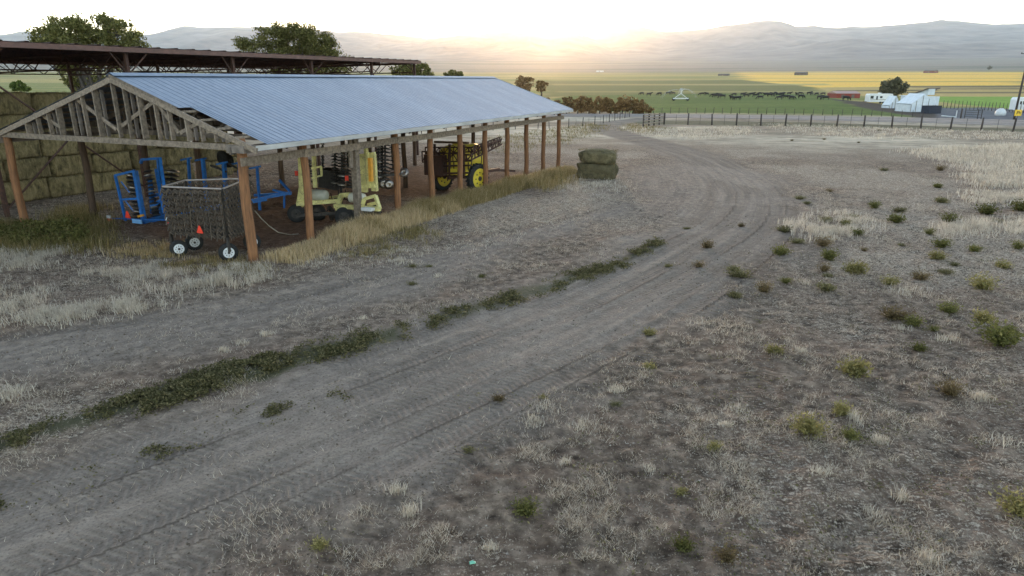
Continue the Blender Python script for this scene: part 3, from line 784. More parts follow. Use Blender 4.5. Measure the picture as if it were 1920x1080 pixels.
def stalks(w, l, h, seed, n=260):
    r = np.random.default_rng(seed); f = r.integers(0, 4, n); a = r.uniform(-.48, .48, n); b_ = r.uniform(-.48, .48, n)
    P = np.stack([np.where(f == 0, w * .485, np.where(f == 1, -w * .485, a * w)), np.where(f < 2, a * l, np.where(f == 2, b_ * l, -l * .485)), np.where(f < 2, b_ * h, np.where(f == 2, h * .485, b_ * h))], 1)
    edge = r.uniform(0, 1, n) < .45; P[:, 2] = np.where(edge & (f != 2), np.sign(P[:, 2]) * h * .47, P[:, 2])
    o = P / np.array([w, l, h]); o = o / np.linalg.norm(o, axis=1, keepdims=True); d = o * .6 + r.normal(0, .6, (n, 3)); d /= np.linalg.norm(d, axis=1, keepdims=True)
    s = np.cross(d, r.normal(0, 1, (n, 3))); s /= np.linalg.norm(s, axis=1, keepdims=True); L = r.uniform(.06, .2, (n, 1)); wd = .012
    return mesh_np('loose_stalks', np.stack([P - s * wd, P + s * wd, P + d * L], 1).reshape(-1, 3), np.arange(n * 3).reshape(n, 3), None, M_stalk, {'tint': np.repeat(r.uniform(0, 1, n), 3)})
def twine_mesh(w, l, h):
    b = MB()
    for k in range(6):
        y = l * (-.42 + .168 * k); q = [(-w * .5, -h * .46), (-w * .5, h * .46), (-w * .46, h * .5), (w * .46, h * .5), (w * .5, h * .46), (w * .5, -h * .46)]
        b.path([(x * 1.0, y, z) for x, z in q], .008, 4)
    return b.mesh('twine', mat('baling_twine', (.45, .33, .16)))
stalk_meshes = [stalks(BW, BL, BH, 260 + k) for k in range(3)]; twine = twine_mesh(BW, BL, BH)
ncol = 14; yend = 16.6
for row in range(5):
    for col in range(ncol):
        y = yend - (col + .5) * BL - (.0 if row % 2 else .35) + random.uniform(-.04, .04)
        for dep in range(3 if col < 1 else (2 if row == 4 else 1)):
            x = BX - BW * (dep + .5) + random.uniform(-.13, .13)
            P = SW(x, y); g = base_z(*P)
            o = link('hay_bale', bale_meshes[random.randrange(6)], None, (P[0], P[1], float(g) + BH * (row + .5) - .02 * row), -SA + random.uniform(-.045, .045) + (math.pi if random.random() < .5 else 0))
            if dep == 0: lab = f'hay bale in tall stack, {ORD[4 - row]} course from top, {ORD[col]} from right end'
            else: lab = f'hay bale in tall stack, {ORD[4 - row]} course, {ORD[dep]} layer back, {ORD[col]} from right'
            tag(link('loose_stalks', stalk_meshes[col % 3], o), kind='stuff'); link('twine', twine, o)
            tag(o, lab, 'hay bale', 'bales of the tall stack behind the shed')
for k, (px, yy, n) in enumerate(((-21.3, 18.6, 3), (-22.6, 21.4, 2))):
    for row in range(n):
        P = SW(px, yy); o = link('hay_bale', bale_meshes[k + row], None, (P[0], P[1], float(base_z(*P)) + BH * (row + .5) - .02 * row), -SA + .12 * row)
        tag(o, f'dark hay bale just right of the tall stack, {("lower", "upper", "topmost")[row]} one of {("nearer", "farther")[k]} pile', 'hay bale', 'loose bales beside the tall stack')
# the two stacked bales standing alone in the yard
PA, PB = GP(1083, 334), GP(1147, 337); PC = (PA + PB) / 2; rz = math.atan2(PB[1] - PA[1], PB[0] - PA[0]); wid = np.hypot(*(PB - PA)) * 1.03
hz = (ZAT(1115, 281, PC) - float(base_z(*PC))) / 2
PC = PC + np.array([-math.sin(rz), math.cos(rz)]) * .6
for k in range(2):
    me = bale_mesh('hay_bale', wid * (.99 if k else 1.0), 1.3, hz * 1.09, 230 + k, M_hay2, .3 if k else 0, .2, .2 if k else .07)
    o = link('hay_bale', me, None, (PC[0] + .03 * k, PC[1], gz1(*PC) - .02 + hz * (k + .5)), rz + .03 * k)
    tag(link('loose_stalks', stalks(wid, 1.3, hz, 270 + k, 500), o), kind='stuff')
    tag(o, ('lower of the two stacked hay bales standing alone beyond the shed', 'upper slumped hay bale of the pair standing alone beyond the shed')[k], 'hay bale', 'lone pair of stacked bales')

# ------------------------------------------------------------------ wheels shared by the machines
def wheel(parent, c, ax, R, w, rim_r, m_rim, name='wheel', lug=0, holes=8):
    """tyre with tread blocks, dished rim with holes and hub cap; thing > wheel > tyre, rim"""
    c = Vector(c); d = Vector(ax).normalized()
    b = MB(); b.lathe(c - d * w / 2, d, [(0, rim_r * .98), (0, rim_r * 1.05), (w * .06, R * .93), (w * .2, R), (w * .8, R), (w * .94, R * .93), (w, rim_r * 1.05), (w, rim_r * .98)], 28)
    _, a, e, _ = b.frame((0, 0, 0), d)
    for k in range(lug):
        t = 2 * math.pi * k / lug
        for s in (-1, 1):
            t2 = t + (0 if s > 0 else math.pi / lug); r_ = a * math.cos(t2) + e * math.sin(t2); tg = (-a * math.sin(t2) + e * math.cos(t2))
            p = c + r_ * R * 1.0; b.bar(p + d * s * w * .02, p + d * s * w * .48 + tg * R * .07, .05 * R * 2, .06 * R, up=r_)
    ty = b.build('tyre', M_black, parent, True)
    rm = MB(); rm.lathe(c - d * w * .42, d, [(0, rim_r), (0, rim_r * .86), (w * .5, rim_r * .7), (w * .5, rim_r * .2), (w * .62, rim_r * .16), (w * .62, .001)][:5] + [(w * .84, rim_r * .7), (w * .84, rim_r)], 24)
    for s in (-1, 1):
        rm.lathe(c + d * s * (w * .5 + .004) - d * .006, d, [(0, rim_r * .97), (.012, rim_r * .97)], 24)
    rim = rm.build('rim', m_rim, ty, True)
    hb = MB()
    for s in (-1, 1):
        hb.lathe(c + d * s * (w * .5 + .03), d * s, [(-.03, rim_r * .24), (.02, rim_r * .22), (.04, rim_r * .12)], 10)
        for k in range(holes):
            t = 2 * math.pi * k / holes; p = c + (a * math.cos(t) + e * math.sin(t)) * rim_r * .58 + d * s * (w * .5 + .014); hb.tube(p - d * s * .004, p + d * s * .003, rim_r * .09, n=6)
    hb.build('hub', M_dark_iron, ty)
    return ty

def tri_sign(parent, c, nrm_y, s, off):
    b = MB(off); x, y, z = c
    b.prism([(x - s / 2, y, z), (x - s * .38, y, z - s * .06), (x + s * .38, y, z - s * .06), (x + s / 2, y, z), (x + s * .09, y, z + s * .82), (x - s * .09, y, z + s * .82)], .015)
    return b.build('warning_triangle', M_red, parent)

# ------------------------------------------------------------------ harrow cart in front of the shed
def harrow_cart():
    GA, GB = GP(326, 478), GP(432, 489); GC = GP(476, 466)
    A = np.array(SLOC(GA)); B = np.array(SLOC(GB)); C = np.array(SLOC(GC)); D = A + (C - B) * .55 + (B - A) * .12
    gA, gB, gC = (shed_ground(*q) for q in (A, B, C))
    t = shed_thing('harrow_cart', 'low four-wheeled cart walled with dark chain harrow mats, white wheels', 'farm cart', float(B[0]), float(B[1]), gB); o = (float(B[0]), float(B[1]), gB)
    zt = ZAT(421, 354, GB); zlo = ZAT(425, 446, GB)
    pt = lambda q, z, f=0.0: (float(q[0]), float(q[1]), z)
    # outline is a little wider at the top
    cen = (A + B + C + D) / 4; T = [cen + (q - cen) * 1.04 for q in (A, B, C, D)]; Lw = [cen + (q - cen) * .93 for q in (A, B, C, D)]
    ztA = ZAT(312, 350, GA); ztC = ZAT(462, 335, GC)
    zz = [ztA, zt, ztC, (ztA + ztC) / 2 + .02]
    M_tube = mat('pale_rim_tube', (.55, .48, .44), (.38, .3, .26), 4, .5, .3, .1)
    for i in range(4):
        j = (i + 1) % 4; b = MB(o); b.tube(pt(T[i], zz[i]), pt(T[j], zz[j]), .032, n=8); b.build('top_rail', M_tube, t)
        b = MB(o); b.bar(pt(Lw[i], zlo), pt(T[i], zz[i] + .02), .06, .06); b.build('corner_stake', M_dark_iron, t)
        b = MB(o); b.bar(pt(Lw[i], zlo), pt(Lw[j], zlo), .09, .1); b.build('deck_rail', M_dark_iron, t)
        # hanging harrow mat: zigzag rods with tines, thick with links
        b = MB(o); r = random.Random(i); nx = 9; nz = 8
        out = np.array([(T[j] - T[i])[1], -(T[j] - T[i])[0]]); out = out / np.hypot(*out)
        for layer in range(2):
            for a in range(nz):
                row = []
                for k in range(nx * 2 + 1):
                    fx = k / (nx * 2); fz = 1 - (a + .5 * (k % 2) + .25 * layer) / nz
                    p = (Lw[i] * (1 - fz) + T[i] * fz) * (1 - fx) + (Lw[j] * (1 - fz) + T[j] * fz) * fx
                    z = zlo - .1 + fz * ((zz[i] * (1 - fx) + zz[j] * fx) - zlo + .04)
                    bul = .05 + .05 * layer + .03 * math.sin(3 * fx + 5 * fz + i) + r.uniform(-.015, .02)
                    row.append((float(p[0] + out[0] * bul), float(p[1] + out[1] * bul), z + r.uniform(-.012, .012)))
                b.path(row, .026, 5)
                for q in row[::2]: b.bar(q, (q[0] + out[0] * .06 + r.uniform(-.02, .02), q[1] + out[1] * .06, q[2] - .17), .034, .022)
        b.build('harrow_mat', M_chain, t)
    b = MB(o); b.prism([pt(q, zlo - .02) for q in Lw], .05); b.build('deck', M_dark_iron, t)
    ax = (B - A) / np.hypot(*(B - A)); nx_ = np.array([-ax[1], ax[0]])
    wax = (float(nx_[0] * -.55 + ax[0] * .8), float(nx_[1] * -.55 + ax[1] * .8), 0)
    for (u, v, rr) in ((337, 479, .30), (430, 488, .32), (474, 466, .31)):
        P = SLOC(GP(u, v)); g = shed_ground(*P); wheel(t, (P[0] - o[0], P[1] - o[1], g + rr - .02 - o[2]), (.82, -.57, 0), rr, .20, rr * .60, M_white)
    P = D; g = shed_ground(*P); wheel(t, (P[0] - o[0], P[1] - o[1], g + .29 - o[2]), (.82, -.57, 0), .31, .2, .18, M_white)
    for q, u in ((A, 337), (B, 430)):
        b = MB(o); b.bar(pt(q, g + .34), pt(q, zlo), .09, .09); b.build('axle_leg', M_dark_iron, t)
    m = A * .42 + B * .58 - nx_ * .17; tri_sign(t, (float(m[0]) + .05, float(m[1]), ZAT(386, 434, GP(386, 484))), 0, .30, o)
M_chain = mat('chain_harrow_iron', (.16, .12, .085), (.06, .046, .035), 9, .6, .35, .2, rand=.1)
harrow_cart()

# ------------------------------------------------------------------ blue folding disc cultivator
def disc(parent, c, ax, r, m, dish=.05, off=(0, 0, 0), name='disc'):
    d = Vector(ax).normalized(); b = MB(off)
    b.lathe(Vector(c), d, [(0, r), (dish * .6, r * .6), (dish, r * .2), (dish + .012, r * .2), (dish * .6 + .012, r * .6), (.012, r)], 14)
    return b.build(name, m, parent, True)

def cultivator():
    bx, by = SG(300, 430); by = max(by, 3.2); bx = -5.6
    g = shed_ground(bx, by)
    t = shed_thing('disc_cultivator', 'bright blue folding disc cultivator with upright wings, parked left of harrow cart', 'cultivator', bx, by, g); o = (bx, by, g)
    def pl(u, v, y): return SP(u, v, y)
    def bars(name, segs, w, m=None):
        for s in segs: b = MB(o); b.bar(s[0], s[1], w, w if len(s) < 3 else s[2]); b.build(name, m or M_blue, t)
    # left wing frame, standing up, seen face on
    y = 3.3
    TL, TR, BL_, BR = pl(216, 329, y), pl(253, 320, y), pl(238, 424, y), pl(270, 415, y)
    bars('wing_beam', [(BR, TR)], .17); bars('wing_beam', [(BL_, TL)], .09)
    bars('wing_crossbar', [(TL, TR), (pl(229, 374, y), pl(262, 372, y)), (BL_, BR)], .09)
    for k in range(12):
        f = (k + .6) / 12.6
        p = Vector(TL) * (1 - f) + Vector(BL_) * f; q = Vector(TR) * (1 - f) + Vector(BR) * f; c = p * .5 + q * .5 + Vector((0, .28, 0))
        disc(t, c, (.25, .1, 1), .25, M_shiny if k % 3 == 0 else M_dark_iron, .06, o)
        c2 = q + Vector((.27, .42, .03)); disc(t, c2, (-.25, .1, 1), .22, M_shiny if k % 4 == 1 else M_dark_iron, .06, o)
    for f0 in (.12, .5): 
        p = Vector(TL) * (1 - f0) + Vector(BL_) * f0; bars('spring_arm', [(p + Vector((.15, .1, 0)), p + Vector((.32, .3, -.5)))], .06)
    # second frame, mast and far wing with disc rows
    y2 = 4.6
    bars('wing_beam', [(pl(308, 400, 3.8), pl(293, 318, y2))], .15); bars('wing_beam', [(pl(318, 420, 3.6), pl(300, 296, y2))], .13)
    bars('mast', [(pl(286, 400, y2), pl(281, 336, y2))], .14); bars('mast', [(pl(300, 345, y2), pl(296, 296, y2))], .10)
    bars('hook_arm', [(pl(296, 297, y2), pl(266, 299, y2)), (pl(266, 299, y2), pl(264, 306, y2))], .10)
    for k in range(11):
        v = 321 + k * 8; c = Vector(pl(322 - k * .2, v, 5.2)); disc(t, c, (.2, .1, 1), .34, M_shiny if k == 0 or k % 4 == 3 else M_dark_iron, .07, o)
    bars('disc_shaft', [(pl(322, 318, 5.2), pl(320, 402, 5.2))], .06, M_dark_iron)
    # low main frame from the light bar forward to the hitch on the right
    bars('main_beam', [(pl(268, 418, 3.2), pl(330, 398, 5.2)), (pl(330, 398, 5.2), pl(430, 385, 7.0)), (pl(430, 385, 7.0), pl(500, 372, 8.2))], .20)
    bars('draw_bar', [(pl(478, 374, 8.0), pl(545, 362, 8.3)), (pl(478, 366, 8.8), pl(545, 362, 8.3))], .13)
    bars('hitch_stand', [(pl(533, 362, 8.3), pl(533, 390, 8.3))], .07); bars('hitch_frame', [(pl(512, 356, 8.3), pl(545, 364, 8.3)), (pl(524, 338, 8.4), pl(543, 358, 8.3))], .09)
    bars('cross_beam', [(pl(283, 388, 4.0), pl(316, 366, 4.6)), (pl(290, 366, 4.6), pl(318, 362, 4.6))], .14)
    # forward arms rising from the middle of the machine
    for (u0, v0, u1, v1, yy, w) in ((358, 338, 353, 296, 6.2, .11), (388, 334, 380, 297, 6.6, .14), (424, 332, 420, 304, 6.8, .15), (452, 330, 448, 304, 7.2, .12), (488, 360, 482, 312, 8.0, .10)):
        bars('lift_arm', [(pl(u0, v0 + 44, yy), pl(u1, v1, yy))], w)
        bars('lift_arm_foot', [(pl(u1 - 14, v1 + 4, yy), pl(u1 + 6, v1, yy))], .08)
    bars('ram', [(pl(395, 310, 6.7), pl(425, 322, 6.8)), (pl(428, 306, 6.8), pl(470, 330, 7.6))], .09, M_dark_iron)
    # gang of tyres of the packer roller
    for k in range(4):
        c = pl(412 + k * 4, 296 + 2 * k, 7.4 + .35 * k); b = MB(o); b.lathe(c, (.2, 1, 0), [(0, .24), (.05, .33), (.22, .33), (.27, .24)], 16); b.build('packer_tyre', M_black, t, True)
    for u in (300, 445):
        yy = 4.4 if u == 300 else 7.0; x, _, _ = pl(u, 400, yy); gg = shed_ground(x, yy); wheel(t, (x - o[0], yy - o[1], gg + .38 - o[2]), (1, .2, 0), .40, .26, .22, M_blue)
    # light bar with lamps and triangle
    yl = 2.9; bars('light_bar', [(pl(205, 409, yl), pl(318, 413, yl))], .045)
    b = MB(o); c = pl(257, 415, yl); b.box(c, (.55, .06, .18)); b.build('name_plate', mat('pale_blue_plate', (.25, .5, .8), (.2, .42, .7), 4), t)
    for u, v in ((206, 409), (317, 413)):
        c = pl(u, v, yl); b = MB(o); b.box((c[0], c[1] - .03, c[2] + .06), (.24, .08, .12)); b.build('lamp_bracket', M_white, t)
        b = MB(o); b.box((c[0] + .02, c[1] - .035, c[2] - .06), (.22, .09, .12)); b.build('tail_lamp', M_red, t)
    c = pl(240, 408, yl - .05); tri_sign(t, (c[0], c[1], c[2]), 0, .36, o)
    c = pl(264, 405, yl + .1); bars('amber_marker', [(Vector(c) + Vector((-.16, 0, -.03)), Vector(c) + Vector((.16, 0, .05)))], .09, M_orange)
cultivator()

# ------------------------------------------------------------------ pale yellow folding planter
def planter():
    bx, by = -2.2, 6.9; g = shed_ground(bx, by)
    t = shed_thing('folding_planter', 'pale yellow folding planter with two upright frames and dark disc gangs', 'planter', bx, by, g); o = (bx, by, g)
    def pl(u, v, y): return SP(u, v, y)
    def bars(name, segs, w, m=None, h=None):
        for s in segs: b = MB(o); b.bar(s[0], s[1], w, h or w); b.build(name, m or M_yellow, t)
    yl, yr = 6.2, 7.4
    # left upright: broad plate with a rounded foot, thinner second rail
    b = MB(o); b.prism([pl(*q, yl) for q in ((560, 292), (567, 292), (569, 338), (575, 355), (580, 362), (572, 366), (568, 388), (556, 388), (562, 350))], .12); b.build('upright_plate', M_yellow, t)
    bars('upright_rail', [(pl(573, 360, yl), pl(571, 290, yl)), (pl(591, 352, yl), pl(588, 288, yl + .2))], .13)
    bars('upright_cap', [(pl(558, 293, yl), pl(594, 289, yl))], .12)
    bars('step_frame', [(pl(584, 316, yl - .2), pl(602, 312, yl - .2)), (pl(602, 312, yl - .2), pl(603, 329, yl - .2)), (pl(603, 329, yl - .2), pl(585, 334, yl - .2))], .07)
    # right upright: pair of broad posts with orange ram
    bars('upright_plate', [(pl(684, 360, yr), pl(681, 292, yr)), (pl(703, 358, yr), pl(699, 289, yr))], .26, None, .16)
    bars('upright_rail', [(pl(692, 352, yr - .15), pl(689, 286, yr - .15))], .12)
    bars('upright_cap', [(pl(676, 292, yr), pl(703, 288, yr)), (pl(687, 290, yr), pl(686, 278, yr))], .14)
    bars('orange_ram', [(pl(696, 340, yr - .3), pl(694, 296, yr - .3))], .15, M_orange)
    bars('crossbar', [(pl(676, 351, yr - .1), pl(704, 349, yr - .1))], .13)
    # low carrier beam
    bars('carrier_beam', [(pl(556, 382, yl - .2), pl(640, 376, 7.0)), (pl(600, 374, 7.6), pl(660, 366, 7.8)), (pl(628, 386, 6.4), pl(712, 392, 6.2)), (pl(632, 392, 6.3), pl(640, 366, 7.0)), (pl(640, 366, 7.0), pl(656, 364, 7.4))], .17)
    bars('wing_foot', [(pl(678, 392, 6.2), pl(683, 373, 6.2)), (pl(683, 373, 6.2), pl(704, 367, 6.3)), (pl(704, 367, 6.3), pl(712, 392, 6.2)), (pl(690, 384, 6.5), pl(708, 380, 6.5))], .13)
    for k in range(9):
        u = 566 + 17 * k; yy = 6.9 + .1 * (k % 3); c = pl(u, 398 + 2 * (k % 2), yy)
        b = MB(o); b.bar((c[0], c[1], c[2] + .28), (c[0] + .05, c[1] + .35, c[2] - .1), .12, .16); b.bar((c[0] - .1, c[1], c[2] + .1), (c[0] + .1, c[1], c[2] + .3), .05, .05); b.build('row_unit', M_dark_iron, t)
        disc(t, (c[0] + .03, c[1] + .1, c[2] - .16), (.3, 1, 0), .2, M_dark_iron, .03, o, 'opener_disc')
    for k in range(7):
        a = Vector(pl(600 + 9 * k, 372, 6.9)); e = Vector(pl(592 + 14 * k, 350 + 6 * (k % 3), 7.4)); m_ = (a + e) / 2 + Vector((.1, 0, -.22 - .05 * (k % 2)))
        b = MB(o); b.path([a, a.lerp(m_, .6), m_, e.lerp(m_, .5), e], .022, 5); b.build('hose', M_black, t)
    b = MB(o); b.box(pl(690, 392, 6.0), (.5, .3, .12)); b.build('step_plate', M_white, t)
    for (u, v, y, r, l) in ((604, 367, 6.7, .25, .9), (676, 372, 6.9, .22, .8)):
        c = pl(u, v, y); b = MB(o); b.lathe((c[0] - l * .75, c[1], c[2]), (1, .1, 0), [(0, r * .5), (.06, r * .9), (.12, r), (l - .12, r), (l - .06, r * .9), (l, r * .5)], 18)
        b.build('tank', mat('cream_tank', (.62, .60, .50), (.45, .43, .36), 3, .4), t, True)
    # dark disc gangs hanging in the folded wings
    def gang(u, v0, v1, y, r, n, ax=(.1, .1, 1), m=None, du=0.0):
        bars('gang_shaft', [(pl(u, v0, y), pl(u + du, v1, y))], .06, M_dark_iron)
        for k in range(n):
            f = (k + .5) / n; disc(t, pl(u + du * f, v0 + (v1 - v0) * f, y), ax, r * random.uniform(.92, 1.06), m or (M_shiny if random.random() < .22 else M_dark_iron), .06, o)
    gang(628, 286, 352, 7.7, .20, 12); gang(641, 282, 350, 7.6, .20, 12); gang(580, 300, 352, 7.4, .16, 11); gang(694, 286, 345, 8.2, .2, 11)
    gang(605, 262, 345, 8.2, .10, 14); gang(652, 278, 352, 7.9, .24, 13); gang(666, 272, 350, 8.2, .24, 13)
    gang(710, 268, 352, 8.6, .16, 15); gang(722, 262, 338, 9.0, .28, 11); gang(741, 258, 330, 9.3, .27, 9)
    for q in ((719, 345), (729, 346)): disc(t, pl(*q, 8.6), (.55, -1, .1), .22, M_shiny, .05, o, 'coulter_disc')
    disc(t, pl(757, 324, 9.3), (.2, -1, .5), .24, M_shiny, .05, o, 'coulter_disc')
    bars('seed_hopper', [(pl(622, 352, 8.0), pl(622, 318, 8.0))], .95, M_dark_iron, .7)
    bars('wing_frame', [(pl(640, 322, 8.0), pl(640, 392, 7.2)), (pl(615, 345, 7.8), pl(668, 352, 7.8)), (pl(716, 262, 8.9), pl(716, 345, 8.9)), (pl(744, 262, 9.2), pl(748, 325, 9.3)), (pl(712, 330, 8.8), pl(752, 326, 9.2))], .10, M_dark_iron)
    for u, v in ((556, 325), (650, 334)):
        b = MB(o); c = pl(u, v, yl + .3); b.box(c, (.14, .06, .2)); b.build('reflector', M_red, t)
    for k, (u, y, R) in enumerate(((557, 6.1, .40), (596, 6.9, .38), (646, 6.3, .42), (686, 7.1, .38))):
        x, _, _ = pl(u, 405, y); gg = shed_ground(x, y); wheel(t, (x - o[0], y - o[1], gg + R - .03 - o[2]), (.55, -1, 0), R, .30, R * .55, M_dark_iron, lug=0)
    bars('axle', [(pl(557, 404, 6.0), pl(700, 396, 6.9))], .13, M_dark_iron)
planter()

# ------------------------------------------------------------------ pull sprayer
def sprayer():
    bx, by = SG(862, 358); bx -= .3
    g = shed_ground(bx, by)
    t = shed_thing('field_sprayer', 'yellow tank field sprayer with folded dark booms and tall yellow wheels', 'sprayer', float(bx), float(by), g); o = (float(bx), float(by), g)
    y = float(by)
    def pl(u, v, yy): return SP(u, v, yy)
    def bars(name, segs, w, m=None, h=None):
        for s in segs: b = MB(o); b.bar(s[0], s[1], w, h or w); b.build(name, m or M_maroon, t)
    xl = pl(828, 340, y)[0]; xr = pl(897, 340, y - .1)[0]
    for x, yy in ((xl, y + .1), (xr, y - .2)):
        gg = shed_ground(x, yy); wheel(t, (x - o[0], yy - o[1], gg + .83 - .03 - o[2]), (.97, -.25, 0), .84, .34, .60, M_syellow, lug=22)
    bars('axle', [((xl, y + .1, g + .85), (xr, y - .2, g + .85))], .14)
    # tank: rounded barrel with flat saddle and filler dome
    c = pl(862, 286, y + .9); b = MB(o); L = 3.0; r = .88
    b.lathe((c[0] - .25, y - .7, c[2] - .36), (.3, 1, 0), [(0, r * .45), (.1, r * .75), (.3, r * .95), (.6, r), (L - .6, r), (L - .3, r * .95), (L - .1, r * .75), (L, r * .45)], 22)
    tk = b.build('tank', M_syellow, t, True)
    b = MB(o); b.lathe((c[0], y + .6, c[2] + .45), (0, 0, 1), [(0, .3), (.12, .3), (.15, .26)], 14); b.build('filler_lid', M_syellow, tk, True)
    for k in range(3):
        yy = y - .1 + k * .8; b = MB(o); b.lathe((c[0] - .25 + (yy - y + .7) * .3, yy, c[2] - .36), (.3, 1, 0), [(0, r * 1.012), (.07, r * 1.012)], 22); b.build('tank_band', M_maroon, tk, True)
    b = MB(o); b.box((c[0] - .55, y - 1.05, c[2] - .55), (1.25, .5, 1.15)); b.build('pump_cabinet', M_maroon, t)
    bars('frame_beam', [((c[0] - .6, y - 1.4, g + .95), (c[0] + .5, y + 3.6, g + .95)), ((c[0] + .5, y - 1.5, g + .95), (c[0] + 1.4, y + 3.4, g + .95))], .16)
    bars('draw_bar', [((c[0] + .3, y + 3.4, g + .9), (c[0] + 1.4, y + 5.8, g + .55)), ((c[0] + 1.3, y + 3.4, g + .9), (c[0] + 1.4, y + 5.8, g + .55))], .13)
    # folded booms: two stacked lattice arms on each side, one swinging out past the end post
    def lattice(p0, p1, hgt, n, m):
        b = MB(o); p0 = Vector(p0); p1 = Vector(p1); up = Vector((0, 0, hgt))
        b.bar(p0, p1, .07, .07); b.bar(p0 + up, p1 + up * .55, .07, .07)
        for k in range(n):
            a = p0.lerp(p1, k / n); q = p0.lerp(p1, (k + 1) / n); ha = up * (1 - .45 * k / n); hq = up * (1 - .45 * (k + 1) / n)
            b.bar(a, a + ha, .05, .05); b.bar(a + (ha if k % 2 else Vector()), q + (Vector() if k % 2 else hq), .04, .04)
        b.build('boom', m, t)
    lattice(pl(792, 304, y - .6), pl(884, 302, y - 1.3), .62, 11, M_maroon); lattice(pl(798, 290, y - .4), pl(888, 284, y - 1.2), .42, 10, M_maroon)
    lattice(pl(800, 306, y + .6), pl(884, 300, y - .9), .5, 9, M_maroon)
    lattice(pl(884, 300, y - 1.0), pl(941, 270, y + 2.2), .55, 9, M_maroon); lattice(pl(884, 290, y - .9), pl(938, 264, y + 2.4), .4, 9, M_maroon)
    bars('boom_top_bar', [(pl(815, 266, y - .3), pl(878, 268, y - .8))], .12, M_post_dark); bars('boom_mast', [(pl(815, 336, y - 1.2), pl(815, 270, y - 1.0)), (pl(870, 330, y - 1.3), pl(870, 272, y - 1.2)), (pl(843, 334, y - 1.2), pl(843, 270, y - 1.1))], .11)
    bars('boom_rack', [(pl(808, 312, y - 1.1), pl(882, 310, y - 1.4)), (pl(808, 326, y - 1.1), pl(878, 324, y - 1.4))], .10)
    for k in range(9): bars('hose_drop', [(pl(806 + 9 * k, 304, y - 1.15), pl(806 + 9 * k, 320, y - 1.1))], .05, M_black)
    b = MB(o); b.lathe(pl(905, 330, y + 2.6), (0, 0, 1), [(-.3, .2), (-.28, .26), (.28, .26), (.3, .2)], 14); b.build('rinse_tank', M_syellow, t, True)
    b = MB(o); b.box(pl(862, 322, y - 1.0), (1.0, .4, .34)); b.build('foam_tank', M_syellow, t)
sprayer()

# ------------------------------------------------------------------ hose lying from the corner post into the shed
b = MB(); pts = []
for k, (u, v) in enumerate(((478, 395), (490, 410), (505, 424), (522, 436), (545, 441), (560, 441))):
    x, y, z = SP(u, v, 1.2 + k * .3) if k < 4 else (*SG(u, v), 0); 
    P = SW(x, y); pts.append((P[0], P[1], max(z, gz1(*P) + .03)))
b.path(pts, .018, 6); tag(b.build('rope', mat('pale_rope', (.42, .36, .28))), 'thin pale rope slung from corner post down to the shed floor', 'rope')

# ------------------------------------------------------------------ fences
M_fpost = mat('dark_fence_wood', (.085, .065, .055), (.04, .032, .028), 4, .9, bump=.4, rand=.25)
M_wire = mat('fence_wire', (.16, .15, .145), (.09, .085, .08), 6, .6, .6, 0)
def fence(name, label, line, post_n, h, r, wires, stays=0, stay_h=1.0, tm=.03, seed=0, m=None):
    """line: world points of the fence run; one post object at each division"""
    rr = random.Random(seed); L = np.array(line); seg = np.r_[0, np.cumsum(np.hypot(*np.diff(L, axis=0).T))]
    at = lambda s: np.array([np.interp(s, seg, L[:, 0]), np.interp(s, seg, L[:, 1])])
    P0 = L[0]; z0 = float(base_z(*P0)); t = thing(name, label, 'fence', (P0[0], P0[1], z0)); o = (P0[0], P0[1], z0)
    tot = seg[-1]; S = np.linspace(0, tot, post_n)
    base = MB(); base.path([(.0, 0, -.3), (.01, 0, h * .5), (.0, .01, h)], [r * 1.1, r, r * .9], 7); pm = base.mesh('post', m or M_fpost, True)
    sm = MB(); sm.bar((0, 0, 0), (0, 0, stay_h), tm, tm); stm = sm.mesh('stay', M_fpost)
    for k, s in enumerate(S):
        p = at(s); q = link('post', pm, t, (p[0] - o[0], p[1] - o[1], float(base_z(*p)) - z0 + rr.uniform(-.08, .06))); q.rotation_euler = (rr.uniform(-.05, .05), rr.uniform(-.05, .05), rr.uniform(0, 6))
        if k < post_n - 1:
            for j in range(stays):
                p = at(s + (S[1] - S[0]) * (j + 1) / (stays + 1)); link('stay', stm, t, (p[0] - o[0], p[1] - o[1], float(base_z(*p)) - z0 + .05))
    for w in wires:
        b = MB(); b.path([(at(s)[0] - o[0], at(s)[1] - o[1], float(base_z(*at(s))) - z0 + w - (.03 if k % 2 else 0)) for k, s in enumerate(np.linspace(0, tot, post_n * 2 - 1))], .008, 4); b.build('wire', M_wire, t)
    return t
fpx = [(1245, 233.5), (1360, 235), (1420, 235.5), (1485, 236), (1547, 237), (1616, 239), (1687, 241), (1760, 243), (1836, 245), (1912, 248)]
fence('wire_fence', 'long wire fence with stout dark posts along the far side of the yard', [GP(*fpx[0])] + [GP(*q) for q in fpx[1:]] + [GP(1912, 248) + 3 * (GP(1912, 248) - GP(1836, 245))], 18, 1.75, .12, (.35, .7, 1.05, 1.4), 1, 1.5, .035, 3)
fence('wire_fence', 'thin wire fence left of where the lane meets the gravel road', [GP(1066, 240), GP(1085, 238), GP(1125, 233), GP(1180, 219.5)], 9, 1.3, .06, (.4, .8, 1.15), 1, 1.1, .025, 5)
fence('wire_fence', 'long low wire fence seen through the far bays of the shed', [GP(560, 262), GP(800, 250), GP(960, 243), GP(1050, 240)], 22, 1.25, .05, (.4, .8, 1.15), 0, 1.0, .02, 6)
fence('wire_fence', 'far thin post fence along the green field behind the grey yard', [GP(1768, 203), GP(1830, 206), GP(1880, 209), GP(1940, 213)], 26, 1.9, .06, (.6, 1.2), 0, 1.0, .02, 9)
